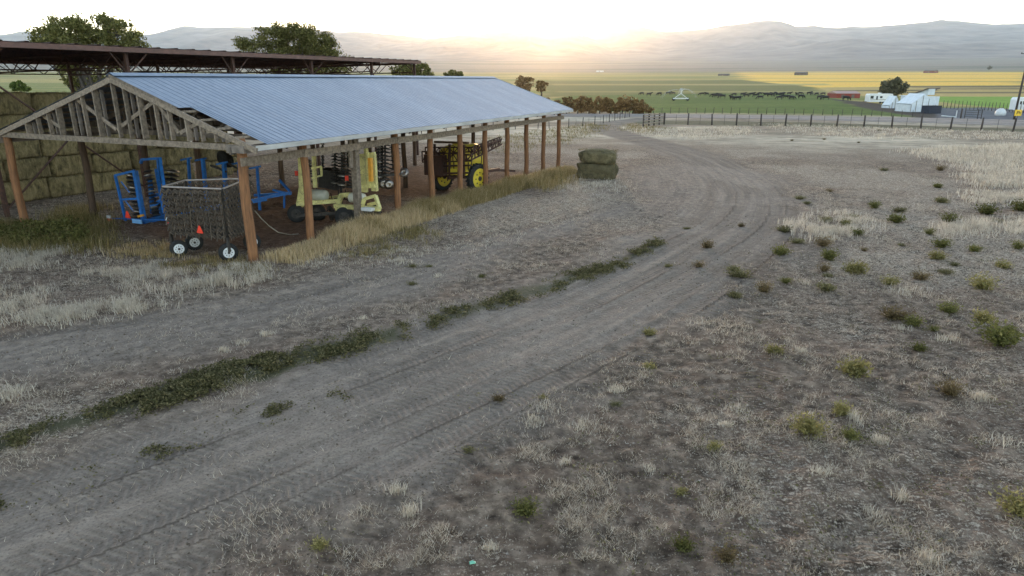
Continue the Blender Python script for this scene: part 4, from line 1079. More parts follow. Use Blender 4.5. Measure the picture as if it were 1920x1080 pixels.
fence('wire_fence', 'low wire fence on the pasture side of the gravel road', [GP(1225, 212.5), GP(1400, 213.5), GP(1600, 217), GP(1730, 221)], 30, 1.25, .05, (.5, 1.0), 0, 1.0, .02, 12)
# board panel at the fence end by the lane
Pa, Pb = GP(1206, 238), GP(1245, 233); z0 = float(base_z(*Pa)); t = thing('board_fence', 'short dark board fence panel at lane end of wire fence', 'fence', (Pa[0], Pa[1], z0)); d = Pb - Pa
for k in range(5):
    f = k / 4; b = MB(); b.bar((d[0] * f, d[1] * f, -.2), (d[0] * f, d[1] * f, 1.75), .2, .2); b.build('post', M_fpost, t)
for h in (.45, .85, 1.25, 1.6):
    b = MB(); nrm = np.array([d[1], -d[0]]) / np.hypot(*d) * .13; b.bar((nrm[0] - d[0] * .02, nrm[1] - d[1] * .02, h), (d[0] * 1.02 + nrm[0], d[1] * 1.02 + nrm[1], h), .05, .17); b.build('board', M_grey, t)
# pipe gate near the grey yard
Pa, Pb = GP(1808, 222), GP(1839, 224); z0 = float(base_z(*Pa)); t = thing('pipe_gate', 'dark pipe gate frame standing by the grey gravel yard', 'gate', (Pa[0], Pa[1], z0)); d = Pb - Pa
for f in (0, .78, 1): b = MB(); b.tube((d[0] * f, d[1] * f, -.1), (d[0] * f, d[1] * f, 1.75), .06); b.build('gate_post', M_fpost, t)
for h in (.35, .75, 1.1, 1.45): b = MB(); b.tube((0, 0, h), (d[0], d[1], h), .035); b.build('gate_rail', M_fpost, t)
Pa = GP(1801, 222); b = MB(); b.tube((0, 0, -.1), (0, 0, 1.7), .14); o = b.build('corner_post', M_fpost); o.location = (Pa[0], Pa[1], float(base_z(*Pa))); tag(o, 'single stout dark post just left of the pipe gate', 'post')
Pa = GP(1792, 221); t = thing('white_pipe', 'white bent pipe lying with upright end beside the dark post', 'pipe', (Pa[0], Pa[1], float(base_z(*Pa))))
b = MB(); b.tube((0, 0, 0), (0, 0, 1.3), .09); b.build('upright', M_white, t); b = MB(); b.tube((0, 0, .15), (-2.3, .6, .35), .09); b.build('lying_length', M_white, t)

# ------------------------------------------------------------------ far farmstead on the right
def gable(parent, name, x0, x1, y0, y1, h, rh, m, mr, ridge='x'):
    """box with a pitched roof: wall and roof parts"""
    b = MB(); b.box(((x0 + x1) / 2, (y0 + y1) / 2, h / 2 - .1), (x1 - x0, y1 - y0, h + .2)); w = b.build(name, m, parent)
    b = MB(); e = .25
    if ridge == 'x':
        ym = (y0 + y1) / 2; pr = [(y0 - e, h - .05), (ym, h + rh), (y1 + e, h - .05)]
        V = [(x, y, z) for x in (x0 - e, x1 + e) for y, z in pr]
    else:
        xm = (x0 + x1) / 2; pr = [(x0 - e, h - .05), (xm, h + rh), (x1 + e, h - .05)]
        V = [(x, y, z) for y in (y0 - e, y1 + e) for x, z in pr]
    b.add(V, [(0, 1, 4, 3), (1, 2, 5, 4), (0, 3, 5, 2), (2, 1, 0), (3, 4, 5)]); b.build('roof', mr, parent); return w
M_wht = mat('white_sheet', (.80, .84, .88), (.66, .70, .74), 1.5, .6, bump=.1, rand=.04)
M_rv = mat('caravan_white', (.82, .82, .82), (.70, .71, .72), 1.5, .4, bump=.02, rand=.04)
M_glass = mat('dark_glass', (.03, .035, .04), (.02, .022, .025), 2, .15, bump=0)
M_redw = mat('red_barn_paint', (.36, .075, .05), (.24, .05, .04), 2, .8, bump=.2, stretch=(3, 3, .4))
M_navy = mat('navy_tarp', (.025, .03, .055), (.015, .02, .035), 3, .6)
def caravan(name, label, u0, u1, v, h, face, wins, stripe=True):
    Pa, Pb = GP(u0, v), GP(u1, v); d = Pb - Pa; L = float(np.hypot(*d)); rz = math.atan2(d[1], d[0])
    t = thing(name, label, 'caravan', (Pa[0], Pa[1], float(base_z(*Pa))), rz)
    b = MB(); b.prism([(0.0, 1.2, .5), (.1, 1.2, .45), (L * .97, 1.2, .45), (L, 1.2, .9), (L, 1.2, h * .8), (L - .25, 1.2, h), (.3, 1.2, h), (0, 1.2, h * .85)], 2.4); b.build('body', M_rv, t)
    for (f, w, z, hh) in wins: b = MB(); b.box((L * f, -.01, z), (w, .06, hh)); b.build('window', M_glass, t)
    for f in (.5, .62): b = MB(); b.lathe((L * f, .0, .34), (0, 1, 0), [(0, .2), (.02, .34), (.2, .34), (.22, .2)], 14); b.build('tyre', M_black, t)
    if stripe: b = MB(); b.box((L * .5, -.012, 1.05), (L * .9, .03, .12)); b.build('stripe', M_grey, t)
    b = MB(); b.box((L * .5, 1.2, h + .14), (.7, .7, .26)); b.build('roof_vent', M_rv, t)
    b = MB(); b.bar((0, 1.2, .5), (-1.1, 1.2, .5), .1, .12); b.build('draw_bar', M_dark_iron, t)
    return t
caravan('caravan', 'long white caravan in front of the round grey-green tree', 1628, 1673, 194, 2.75, 0, [(.12, .9, 1.75, .8), (.33, .45, 1.6, 1.0), (.5, .7, 1.8, .55), (.84, .5, 1.9, .6), (.92, .4, 1.9, .6)])
caravan('caravan', 'white caravan cut by the right edge beyond the utility pole', 1905, 1960, 211, 3.1, 0, [(.1, .35, 2.0, .6), (.2, .3, 2.0, .7)], False)
# white house with lean-to
Pa, Pb = GP(1686, 202), GP(1735, 204); d = Pb - Pa; rz = math.atan2(d[1], d[0]); L = float(np.hypot(*d)) ; Lb = L
t = thing('white_building', 'white low building with two dark windows and rising shed roof', 'building', (Pa[0], Pa[1], float(base_z(*Pa))), rz)
b = MB(); b.box((L * .46, 2.5, 1.35), (L * .92, 5, 2.9)); b.build('wall', M_wht, t)
b = MB(); b.prism([(L * .45, 1.2, 3.2), (L * 1.0, 1.2, 3.2), (L * 1.0, 1.2, 4.6)], 2.2); b.build('high_gable', M_wht, t)
b = MB(); b.bar((L * .42, 1.6, 3.3), (L * 1.03, 1.6, 4.75), 4.2, .15); b.build('shed_roof', M_grey, t)
b = MB(); b.box((L * .2, 2.5, 2.9), (L * .5, 5.4, .14)); b.build('roof', M_wht, t)
for f in (.33, .62):
    w = MB(); w.box((L * f, -.02, 2.05), (1.1, .1, .9)); wo_ = w.build('window', M_glass, t)
    b = MB(); b.box((L * f, -.03, 1.55), (1.3, .12, .08)); b.build('sill', M_white, wo_)
def tent(name, label, u0, u1, v, h0, hr, depth):
    Pa, Pb = GP(u0, v), GP(u1, v); d = Pb - Pa; L = float(np.hypot(*d)); rz = math.atan2(d[1], d[0]) + .12
    t = thing(name, label, 'tent', (Pa[0], Pa[1], float(base_z(*Pa))), rz); n = 7; V = []; F = []
    for k in range(2):
        y = depth * k
        for q in range(n):
            f = q / (n - 1); x = L * f; V.append((x, y, h0 + (hr - h0) * (1 - abs(2 * f - 1)) - .12 * math.sin(math.pi * min(1, abs(2 * f - 1)))))
    for q in range(n - 1): F.append((q, q + 1, n + q + 1, n + q))
    b = MB(); b.add(V, F); o2 = b.build('canopy', M_wht, t); md = o2.modifiers.new('thick', 'SOLIDIFY'); md.thickness = .05
    for k in range(2):
        b = MB(); y = depth * k; m = n // 2
        pts = [(0, y, 0), (L, y, 0)] + [(L * f, y, h0 + (hr - h0) * (1 - abs(2 * f - 1)) - .12) for f in (1, .75, .5, .25, 0)]; b.prism(pts, .05); b.build('end_wall', M_wht, t)
    for x in (0.03, L - .03): b = MB(); b.box((x, depth / 2, h0 / 2 - .1), (.05, depth - .2, h0 - .1)); b.build('side_wall', M_wht, t)
    for f in (.0, .2, .45, .7, 1.0):
        b = MB(); b.tube((L * f, -.12, 0), (L * f, -.12, h0 + (hr - h0) * (1 - abs(2 * f - 1)) - .2), .05, n=6); b.build('tent_pole', M_grey, t)
    return t
tent('white_tent', 'left white peaked tent between the caravan and the white building', 1667, 1690, 203, .7, 2.9, 3.0)
tent('white_tent', 'large white peaked tent beside the dark blue tarp box', 1706, 1755, 210, 1.7, 3.8, 5.0)
Pa, Pb = GP(1741, 213), GP(1764, 212.5); d = Pb - Pa; L = float(np.hypot(*d)); t = thing('stock_tank', 'dark navy box tank standing before the white tent', 'tank', (Pa[0], Pa[1], float(base_z(*Pa))), math.atan2(d[1], d[0]))
b = MB(); b.box((L / 2, .9, .72), (L, 1.8, 1.5)); b.build('box', M_navy, t); b = MB(); b.box((L / 2, .9, 1.5), (L + .1, 1.9, .1)); b.build('rim', M_black, t)
# red barn, dark barns far off
def barn(name, label, u0, u1, v, vt, m, mr, ridge='x', depth=7, doors=1):
    Pa, Pb = GP(u0, v), GP(u1, v); d = Pb - Pa; L = float(np.hypot(*d)); h = (ZAT((u0 + u1) / 2, vt, (Pa + Pb) / 2) - float(base_z(*Pa)))
    t = thing(name, label, 'barn', (Pa[0], Pa[1], float(base_z(*Pa))), math.atan2(d[1], d[0])); gable(t, 'wall', 0, L, 0, depth, h * .68, h * .32, m, mr, ridge)
    for k in range(doors): b = MB(); b.box((L * (k + .6) / (doors + .3), -.06, h * .27), (L * .12, .12, h * .5)); b.build('door', M_greyd, t)
    return t
M_pinkroof = mat('pale_red_roof', (.50, .30, .24), (.4, .24, .2), 2, .6)
barn('red_barn', 'long low dark red barn at the pasture edge left of caravan', 1568, 1612, 184, 171, M_redw, M_pinkroof, 'x', 8, 2)
M_dkroof = mat('dark_far_roof', (.10, .085, .08), (.06, .055, .05), 2, .7)
barn('far_barn', 'small dark barn in the golden fields left of the round tree', 1489, 1511, 141, 134.5, M_dkroof, M_dkroof, 'x', 25, 1)
barn('far_barn', 'far reddish barn in the golden fields right of the round tree', 1731, 1752, 137, 131, mat('far_red', (.25, .10, .085)), M_dkroof, 'x', 25, 1)
barn('far_barn', 'small low dark shed in the pale field above the herd', 1346, 1366, 142, 138, M_dkroof, M_dkroof, 'x', 20, 1)
barn('far_barn', 'tiny pale house at the foot of mountains near the sun', 1118, 1131, 135, 132.5, M_white, M_white, 'x', 15, 1)
# utility pole with yellow box sign
Pa = GP(1901, 224); Pt = ZAT(1921, 96, Pa); t = thing('utility_pole', 'tall dark utility pole at right edge with yellow sign at its foot', 'utility pole', (Pa[0], Pa[1], float(base_z(*Pa))))
b = MB(); b.path([(0, 0, -.4), (.1, 0, 5), (.22, 0, Pt + .8)], [.19, .165, .13], 10); b.build('pole', M_fpost, t, True)
b = MB(); b.bar((-1.1, 0, Pt + .2), (1.5, 0, Pt + .2), .1, .12); b.build('crossarm', M_fpost, t)
for x in (-1.0, .2, 1.4): b = MB(); b.lathe((x, 0, Pt + .26), (0, 0, 1), [(0, .05), (.1, .06), (.2, .03)], 8); b.build('insulator', M_glass, t)
Ps = GP(1906, 227); t2 = thing('yellow_sign', 'small yellow square sign with dark marks at utility pole foot', 'sign', (Ps[0], Ps[1], float(base_z(*Ps))))
b = MB(); b.box((0, 0, 1.35), (1.15, .05, 1.0)); pl_ = b.build('plate', mat('sign_yellow', (.85, .55, .05), (.75, .48, .05), 3), t2)
b = MB()
for x, z, w, h in ((-.22, 1.35, .1, .5), (-.05, 1.55, .3, .09), (-.05, 1.33, .3, .09), (.12, 1.42, .1, .3), (.3, 1.3, .1, .35)): b.box((x, -.032, z), (w, .014, h))
b.build('lettering', M_black, pl_)
b = MB(); b.tube((0, .05, -.2), (0, .05, 1.6), .05); b.build('stake', M_fpost, t2)
# white ball tank in the grey yard
Ps = GP(1875, 217); t = thing('ball_tank', 'white round dome tank sitting on the grey gravel yard', 'tank', (Ps[0], Ps[1], float(base_z(*Ps))))
b = MB(); b.lathe((0, 0, 0), (0, 0, 1), [(0, .80), (.3, .92), (.7, .9), (1.1, .68), (1.35, .35), (1.42, .12)], 18); b.build('dome', M_white, t, True); b = MB(); b.lathe((0, 0, 1.4), (0, 0, 1), [(0, .18), (.12, .18)], 10); b.build('lid', M_grey, t)
# irrigation gun throwing water
Ps = GP(1276, 189); gz_ = float(base_z(*Ps)); t = thing('irrigation_gun', 'wheeled irrigation gun throwing white water arcs over green pasture', 'sprinkler', (Ps[0], Ps[1], gz_))
b = MB(); b.box((0, 0, .75), (5.2, .35, .35)); b.bar((-2.4, 0, .7), (0, 0, 2.3), .14, .14); b.bar((2.4, 0, .7), (0, 0, 2.3), .14, .14); b.build('cart', M_white, t)
for x in (-2.3, 2.3): b = MB(); b.lathe((x, -.15, .55), (0, 1, 0), [(0, .5), (.05, .55), (.25, .55), (.3, .5)], 16); b.build('wheel', M_black, t)
b = MB(); b.tube((0, 0, 2.2), (0, 0, 3.0), .12); b.tube((0, 0, 3.0), (1.0, 0, 3.9), .08, .05); b.build('nozzle', M_white, t)
mw = bpy.data.materials.new('water_spray'); mw.use_nodes = True; nt = mw.node_tree; bb = nt.nodes['Principled BSDF']; bb.inputs['Base Color'].default_value = (.92, .94, .95, 1); bb.inputs['Roughness'].default_value = .6; bb.inputs['Alpha'].default_value = .4
for s, L_, hh in ((-1, 6.5, 1.0), (1, 5.2, 1.3), (-.35, 2.4, 1.4), (.4, 1.2, 1.7)):
    r = np.random.default_rng(int(L_ * 10)); n = 260; f = r.uniform(0, 1, n) ** .8; sp = .06 + .5 * f
    P = np.stack([s * L_ * f + r.normal(0, 1, n) * sp * .5, r.normal(0, 1, n) * sp, 3.2 + hh * 4 * f * (1 - f) * .6 - 2.2 * f ** 2 + r.normal(0, 1, n) * sp * .35], 1)
    V, F, ti = blades(P, r.uniform(.1, .35, n), .09, np.full(n, .7), int(L_ * 7)); tag(link('water_jet', mesh_np('water_jet', V, F, None, mw), t), kind='stuff')

# ------------------------------------------------------------------ cattle
def cow_mesh(name, graze, seed):
    me = bpy.data.meshes.new(name); V = []; E = []; R = []
    def v(p, r, link_=None):
        V.append(p); R.append(r)
        if link_ is not None: E.append((link_, len(V) - 1))
        return len(V) - 1
    hip = v((-.75, 0, 1.12), (.33, .34)); bel = v((-.1, 0, 1.02), (.40, .40), hip); sh = v((.6, 0, 1.08), (.32, .38), bel)
    if graze: n1 = v((1.0, 0, .95), (.20, .22), sh); n2 = v((1.28, .05, .55), (.15, .16), n1); h1 = v((1.42, .05, .28), (.13, .14), n2); v((1.52, .05, .08), (.085, .09), h1)
    else: n1 = v((.98, 0, 1.32), (.19, .22), sh); n2 = v((1.22, .05, 1.5), (.15, .17), n1); h1 = v((1.48, .08, 1.42), (.13, .13), n2); v((1.72, .1, 1.28), (.085, .09), h1)
    for s in (-1, 1): v((1.2 if not graze else 1.3, .26 * s, 1.56 if not graze else .5), (.04, .06), n2)
    for s in (-1, 1):
        k = v((.58, .2 * s, .72), (.14, .13), sh); k2 = v((.60, .2 * s, .40), (.075, .075), k); k3 = v((.57, .2 * s, .1), (.06, .06), k2); v((.6, .2 * s, .0), (.07, .07), k3)
        k = v((-.78, .2 * s, .78), (.18, .15), hip); k2 = v((-.92, .2 * s, .46), (.085, .08), k); k3 = v((-.86, .2 * s, .12), (.06, .06), k2); v((-.82, .2 * s, .0), (.07, .07), k3)
    tl = v((-1.08, 0, 1.25), (.05, .05), hip); t2 = v((-1.16, 0, .9), (.03, .03), tl); v((-1.15, 0, .5), (.045, .045), t2)
    me.from_pydata(V, E, []); ob = bpy.data.objects.new('tmp', me); COL.objects.link(ob)
    sk = ob.modifiers.new('s', 'SKIN'); sk.use_smooth_shade = True
    for i, r in enumerate(R): me.skin_vertices[0].data[i].radius = r
    me.skin_vertices[0].data[0].use_root = True
    ob.modifiers.new('d', 'SUBSURF').levels = 1
    dg = bpy.context.evaluated_depsgraph_get(); out = bpy.data.meshes.new_from_object(ob.evaluated_get(dg)); bpy.data.objects.remove(ob)
    out.name = name; out.materials.clear(); out.materials.append(mat('black_hide', (.022, .019, .018), (.012, .011, .01), 3, .7, bump=.1, rand=.3)); return out
cows = [cow_mesh('black_cow', True, 1), cow_mesh('black_cow', False, 2)]
herd = [(1253, 178), (1262, 177.5), (1203, 178), (1217, 180), (1236, 179), (1316, 179.5), (1325, 179), (1338, 182), (1343, 183), (1349, 181), (1354, 184.5), (1376, 180), (1372, 187), (1381, 187.5), (1384, 187),
        (1393, 180), (1399, 182), (1408, 180), (1411, 179), (1425, 186), (1424, 178), (1435, 180), (1439, 179.5), (1444, 181.5), (1449, 179), (1454, 178), (1461, 186.5), (1467, 180), (1470, 184),
        (1476, 184.5), (1480, 178), (1485, 186.5), (1483, 186), (1494, 180), (1501, 177.5), (1502, 184.5), (1517, 178), (1522, 178.5), (1531, 179), (1537, 186), (1543, 178.5), (1547, 187.5), (1465, 178.5), (1418, 182), (1459, 180.5)]
rr = random.Random(4); HZ = {}
for i, (u, v) in enumerate(herd):
    P = GP(u, v); k = i % 3 == 0
    o = link('black_cow', cows[k], None, (P[0], P[1], float(base_z(*P)) - .02), rr.choice((0, math.pi)) + rr.uniform(-.7, .7)); s = rr.uniform(.92, 1.12); o.scale = (s, s, s)
    HZ.setdefault(('small black cow left of the main herd near the irrigation gun', 'cows by the irrigation gun') if u < 1300 else ('black cow in the nearer row of the herd', 'nearer cows of the herd') if v > 184 else ('black cow in the farther row of the herd', 'farther cows of the herd'), []).append((u, o))
for (lab, grp), L_ in HZ.items():
    for k, (u, o) in enumerate(sorted(L_, key=lambda q: q[0])): tag(o, f'{lab}, {ORD[k]} from the left', 'cow', grp)
P = GP(1586, 188.5); o = link('black_cow', cows[0], None, (P[0], P[1], float(base_z(*P)) - .02), .2); o.scale = (1.2,) * 3; tag(o, 'lone black cow below the red barn', 'cow')

# ------------------------------------------------------------------ trees
M_bark = mat('bark', (.12, .095, .075), (.06, .05, .04), 6, .9, bump=.5, stretch=(3, 3, .6))
def leaf_cloud(blobs, n, size, seed, sq=.8):
    r = np.random.default_rng(seed); w = np.array([b_[3] ** 2 for b_ in blobs]); idx = r.choice(len(blobs), n, p=w / w.sum()); B = np.array(blobs)[idx]
    d = r.normal(0, 1, (n, 3)); d /= np.linalg.norm(d, axis=1, keepdims=True); rad = B[:, 3] * r.uniform(.45, 1.06, n) ** .5
    rad *= .8 + .5 * fbm(B[:, 0] + d[:, 0] * 2.2 + 9, d[:, 1] * 2.2 + d[:, 2] * 2 + B[:, 2], seed, 3)
    C = B[:, :3] + d * rad[:, None] * np.array([1, 1, sq])
    ns = max(24, n // 95); S = C[r.choice(n, ns)]; j = r.integers(0, ns, n); g = r.normal(0, 1, (n, 3)) * np.median(B[:, 3]) * np.array([.17, .17, .12])
    C = np.where(r.uniform(0, 1, (n, 1)) < .88, S[j] + g, C)
    a = r.normal(0, 1, (n, 3)); a /= np.linalg.norm(a, axis=1, keepdims=True); b_ = np.cross(a, r.normal(0, 1, (n, 3))); b_ /= np.linalg.norm(b_, axis=1, keepdims=True)
    s = size * r.uniform(.5, 1.3, (n, 1))
    V = np.stack([C - a * s, C + b_ * s * .55, C + a * s, C - b_ * s * .55], 1).reshape(-1, 3); return V, np.arange(n * 4).reshape(n, 4), np.repeat(r.uniform(0, 1, n), 4)
M_leaf = leafmat('cottonwood_leaf', [(.0, (.085, .088, .03)), (.5, (.17, .165, .056)), (1, (.28, .255, .095))], .3, rand=.12)
M_leaf_w = leafmat('dry_willow_leaf', [(.0, (.16, .10, .05)), (.5, (.27, .17, .08)), (1, (.38, .25, .11))], .35, rand=.2)
M_leaf_g = leafmat('grey_green_leaf', [(.0, (.07, .07, .045)), (.5, (.13, .125, .08)), (1, (.21, .195, .125))], .25, rand=.1)
def tree(name, label, u, vb, blobs_px, dist, n, size, seed, m, trunk_r=.35, group=None, cat='tree', foot=None, twigs=0):
    """crown blobs given as pixel centre and radius on the vertical plane through the trunk"""
    dd = ray(u, 150); P = np.array([dd[0] * dist / dd[1], dist]) if foot is None else GP(*foot); zb = float(base_z(*P)); r = random.Random(seed)
    k = P[1] / ray(u, 150)[1] / FPX
    blobs = []
    for (bu, bv, br) in blobs_px:
        R = br * k; blobs.append(((bu - u) * k, r.uniform(-.5, .5) * R * 1.2, ZAT(bu, bv, P) - zb, R))
    t = thing(name, label, cat, (P[0], P[1], zb), 0, group)
    h = max(b_[2] for b_ in blobs); b = MB(); c0 = blobs[0]
    b.path([(0, 0, -.3), (.03 * h, 0, h * .2), (c0[0] * .3, c0[1] * .3, max(.5, h * .45)), (c0[0], c0[1], c0[2])], [trunk_r * 1.3, trunk_r, trunk_r * .75, trunk_r * .3], 9); b.build('trunk', M_bark, t, True)
    b = MB()
    for q in blobs:
        s0 = (0, 0, max(.2, h * .3)); b.path([s0, (q[0] * .5, q[1] * .5, (s0[2] + q[2]) / 2 - .05 * h), (q[0], q[1], q[2])], [trunk_r * .55, trunk_r * .3, trunk_r * .08], 6)
        for _ in range(5 + twigs): a = np.array([r.gauss(0, 1), r.gauss(0, 1), r.gauss(0.3, .8)]); a = a / np.linalg.norm(a) * q[3] * .95; b.path([(q[0], q[1], q[2]), (q[0] + a[0], q[1] + a[1], q[2] + a[2])], [trunk_r * .12, trunk_r * .03], 4)
    b.build('limbs', M_bark, t)
    V, F, ti = leaf_cloud(blobs, n, size, seed); link('crown', mesh_np('crown', V, None, F, m, {'tint': ti}), t); return t
tree('cottonwood_tree', 'broad green tree with feathery crown rising behind left of hay barn', 175, 0, [(150, 62, 34), (100, 72, 28), (195, 55, 30), (235, 66, 28), (170, 42, 20), (120, 50, 22), (268, 78, 20), (80, 84, 18), (205, 38, 13), (228, 46, 14), (150, 95, 40), (215, 98, 36), (140, 140, 26), (165, 150, 22)], 62, 26000, .115, 301, M_leaf, .5)
tree('cottonwood_tree', 'dense dark green rounded tree rising behind middle of hay barn', 555, 0, [(560, 80, 34), (520, 72, 28), (600, 84, 30), (545, 56, 20), (495, 88, 22), (580, 58, 18), (625, 92, 20), (462, 84, 11), (640, 120, 22), (540, 118, 34), (600, 125, 30)], 88, 27000, .14, 302, M_leaf, .5)
tree('cottonwood_tree', 'low green tree seen beneath the right end of hay barn truss', 770, 0, [(765, 134, 18), (790, 132, 15), (745, 128, 12), (805, 142, 10), (640, 140, 12)][:4], 105, 3500, .26, 303, M_leaf, .3)
tree('cottonwood_tree', 'small dark green treetop just above the shed ridge', 851, 0, [(851, 138, 9), (860, 142, 8), (842, 142, 7)], 150, 1500, .3, 304, M_leaf, .25)
tree('shade_tree', 'round dark tree under the sun beyond the shed roof', 983, 0, [(983, 156, 13), (974, 158, 10), (992, 156, 11), (983, 168, 12)], 300, 2600, .45, 305, M_leaf_w, .4, foot=(983, 180))
tree('shade_tree', 'smaller twin tree right of the round dark tree under sun', 1015, 0, [(1013, 157, 8), (1019, 160, 7), (1012, 166, 8)], 300, 1600, .42, 306, M_leaf_w, .35, foot=(1015, 180))
tree('grey_tree', 'round grey-green tree standing behind the long white caravan', 1669, 0, [(1668, 166, 15), (1655, 170, 12), (1682, 164, 13), (1662, 156, 10), (1676, 154, 9), (1688, 170, 8), (1654, 162, 9), (1694, 158, 5), (1665, 182, 11)], 240, 5200, .42, 307, M_leaf_g, .45, foot=(1669, 191))
tree('small_bush', 'lone dark bush out on the far sage slope at right', 1855, 0, [(1855, 126, 3), (1856, 128, 3)], 2000, 250, 1.6, 308, M_leaf_g, .5, cat='bush', foot=(1855, 131))
tree('green_bush', 'pale green bush by wheat field at far left above the bales', 38, 0, [(38, 160, 9), (28, 163, 7), (48, 164, 7)], 75, 1200, .2, 309, leafmat('pale_bush_leaf', [(0, (.08, .12, .03)), (1, (.2, .24, .07))]), .15, cat='bush')
hedge = [(1046, 200, 14), (1062, 196, 16), (1083, 195, 17), (1104, 197, 16), (1124, 194, 17), (1145, 197, 15), (1166, 194, 18), (1186, 195, 17), (1206, 199, 15), (1030, 192, 10)]
for i, (u, v, r_) in enumerate(hedge):
    tree('willow_bush', f'brown twiggy bush in hedge row by gravel road, {ORD[i] if i < 9 else "farther"} from the shed roof' if i < 9 else 'small brown bush set back behind the left end of hedge row', u, 0,
         [(u, v + 2, r_ * .7), (u - r_ * .5, v + 7, r_ * .55), (u + r_ * .5, v + 6, r_ * .6), (u + random.uniform(-5, 5), v - r_ * .45, r_ * .5)], 145, 2600, .22, 320 + i, M_leaf_w, .12, 'hedge of brown bushes', 'bush', foot=(u, 213 if i < 9 else 203), twigs=14)

# ------------------------------------------------------------------ dry grass, weeds, shrubs
M_dry = leafmat('dry_grass', [(0, (.33, .245, .17)), (.45, (.60, .49, .375)), (1, (.84, .74, .61))], .4, rand=0)
M_pale = leafmat('bleached_grass', [(0, (.45, .37, .28)), (.5, (.70, .605, .49)), (1, (.88, .80, .68))], .45, rand=0)
M_tall = leafmat('standing_grass', [(0, (.15, .135, .05)), (.4, (.32, .245, .11)), (.75, (.58, .44, .25)), (1, (.78, .62, .40))], .4, rand=0)
M_weed = leafmat('green_weed_leaf', [(0, (.065, .068, .024)), (.5, (.14, .138, .046)), (1, (.26, .235, .09))], .35, rand=.25)
M_weed_y = leafmat('yellow_weed_leaf', [(0, (.13, .12, .045)), (.5, (.28, .245, .095)), (1, (.48, .40, .19))], .4, rand=.2)
M_weed_b = leafmat('brown_weed_leaf', [(0, (.09, .065, .035)), (.5, (.17, .125, .065)), (1, (.28, .21, .11))], .35, rand=.2)
M_weed_d = leafmat('dark_weed_leaf', [(0, (.085, .082, .036)), (.5, (.165, .15, .07)), (1, (.33, .275, .145))], .3, rand=.2)

def scatter_px(px, dens_n, seed, clump=0.0, soft=None):
    """n random ground points inside a ground outline given in pixels"""
    W = np.array([GP(*q) for q in px]); r = np.random.default_rng(seed); lo, hi = W.min(0) - .8, W.max(0) + .8; out = []
    while sum(len(o) for o in out) < dens_n:
        Q = r.uniform(lo, hi, (max(2000, dens_n * 2), 2)); sz = .22 * math.sqrt(abs((hi - lo).prod())) ; mk = poly_mask(Q[:, 0], Q[:, 1], None, soft or max(.3, min(sz, 1.8)), soft or .8, .5, W)
        k = r.uniform(0, 1, len(Q)) < mk ** 1.3 * np.clip((fbm(Q[:, 0] * .9, Q[:, 1] * .9, seed, 4) * .55 + fbm(Q[:, 0] * 3.1, Q[:, 1] * 3.1, seed + 7, 2) * .45 - max(clump, .3)) * 5, 0.01, 1)
        out.append(Q[k])
    return np.concatenate(out)[:dens_n]
def with_z(Q, sink=.015): return np.column_stack([Q, GZ(Q[:, 0], Q[:, 1]) - sink])
def stuff(name, label, parts, m):
    V = []; F = []; T = []; n = 0
    for v, f, t in parts: V.append(v); F.append(f + n); T.append(t); n += len(v)
    o = link(name, mesh_np(name, np.concatenate(V), np.concatenate(F), None, m, {'tint': np.concatenate(T)})); tag(o, label, kind='stuff'); return o

# -- lying straw and stubble over the whole near yard
r = np.random.default_rng(55)
def fan(n, d0, d1, a0, a1, seed):
    r = np.random.default_rng(seed); d = d0 * (d1 / d0) ** r.uniform(0, 1, n); a = np.radians(r.uniform(a0, a1, n)); return np.column_stack([d * np.sin(a), d * np.cos(a)])
Q = fan(600000, 7.5, 62, -42, 42, 56)
off, al = line_coords(Q[:, 0], Q[:, 1], LANE); edge = (fbm(Q[:, 0] * .5, Q[:, 1] * .5, 51, 5) - .5) * 3.0
road = 1 - sstep(1.6, 3.9, np.abs(off) + edge)
road = np.maximum(road, .9 * poly_mask(Q[:, 0], Q[:, 1], [(1150, 330), (1250, 300), (1330, 300), (1480, 330), (1520, 420), (1400, 520), (1290, 470), (1230, 400)], 2.0, 1.5))
road = np.maximum(road, .75 * poly_mask(Q[:, 0], Q[:, 1], [(470, 560), (700, 500), (960, 440), (1180, 380), (1210, 400), (1000, 470), (760, 560), (500, 640), (200, 690), (-80, 720), (-80, 640)], 1.0, 1.0))
lx = (Q - S0) @ SR; ly = (Q - S0) @ SL; inshed = (lx > -12.8) & (lx < -.3) & (ly > .8) & (ly < 31)
cl = fbm(Q[:, 0] * .9, Q[:, 1] * .9, 57, 4) * .6 + fbm(Q[:, 0] * 3.5, Q[:, 1] * 3.5, 58, 3) * .4
keep = (r.uniform(0, 1, len(Q)) < np.clip((cl - .485) * 7, .02, 1) * .8 * (1 - .965 * road)) & ~inshed
Q = Q[keep]; cl = cl[keep]; n = len(Q); d = np.hypot(*Q.T)
h = r.uniform(.03, .10, n) * (1 + 1.3 * np.clip(cl - .52, 0, 1) * 4); wd = np.clip(.006 + d * .00032, .008, .022)
stuff('dry_stubble', 'bleached lying straw and stubble strewn over the yard soil', [blades(with_z(Q, .005), h, wd, r.uniform(.45, .97, n), 59)], M_dry)

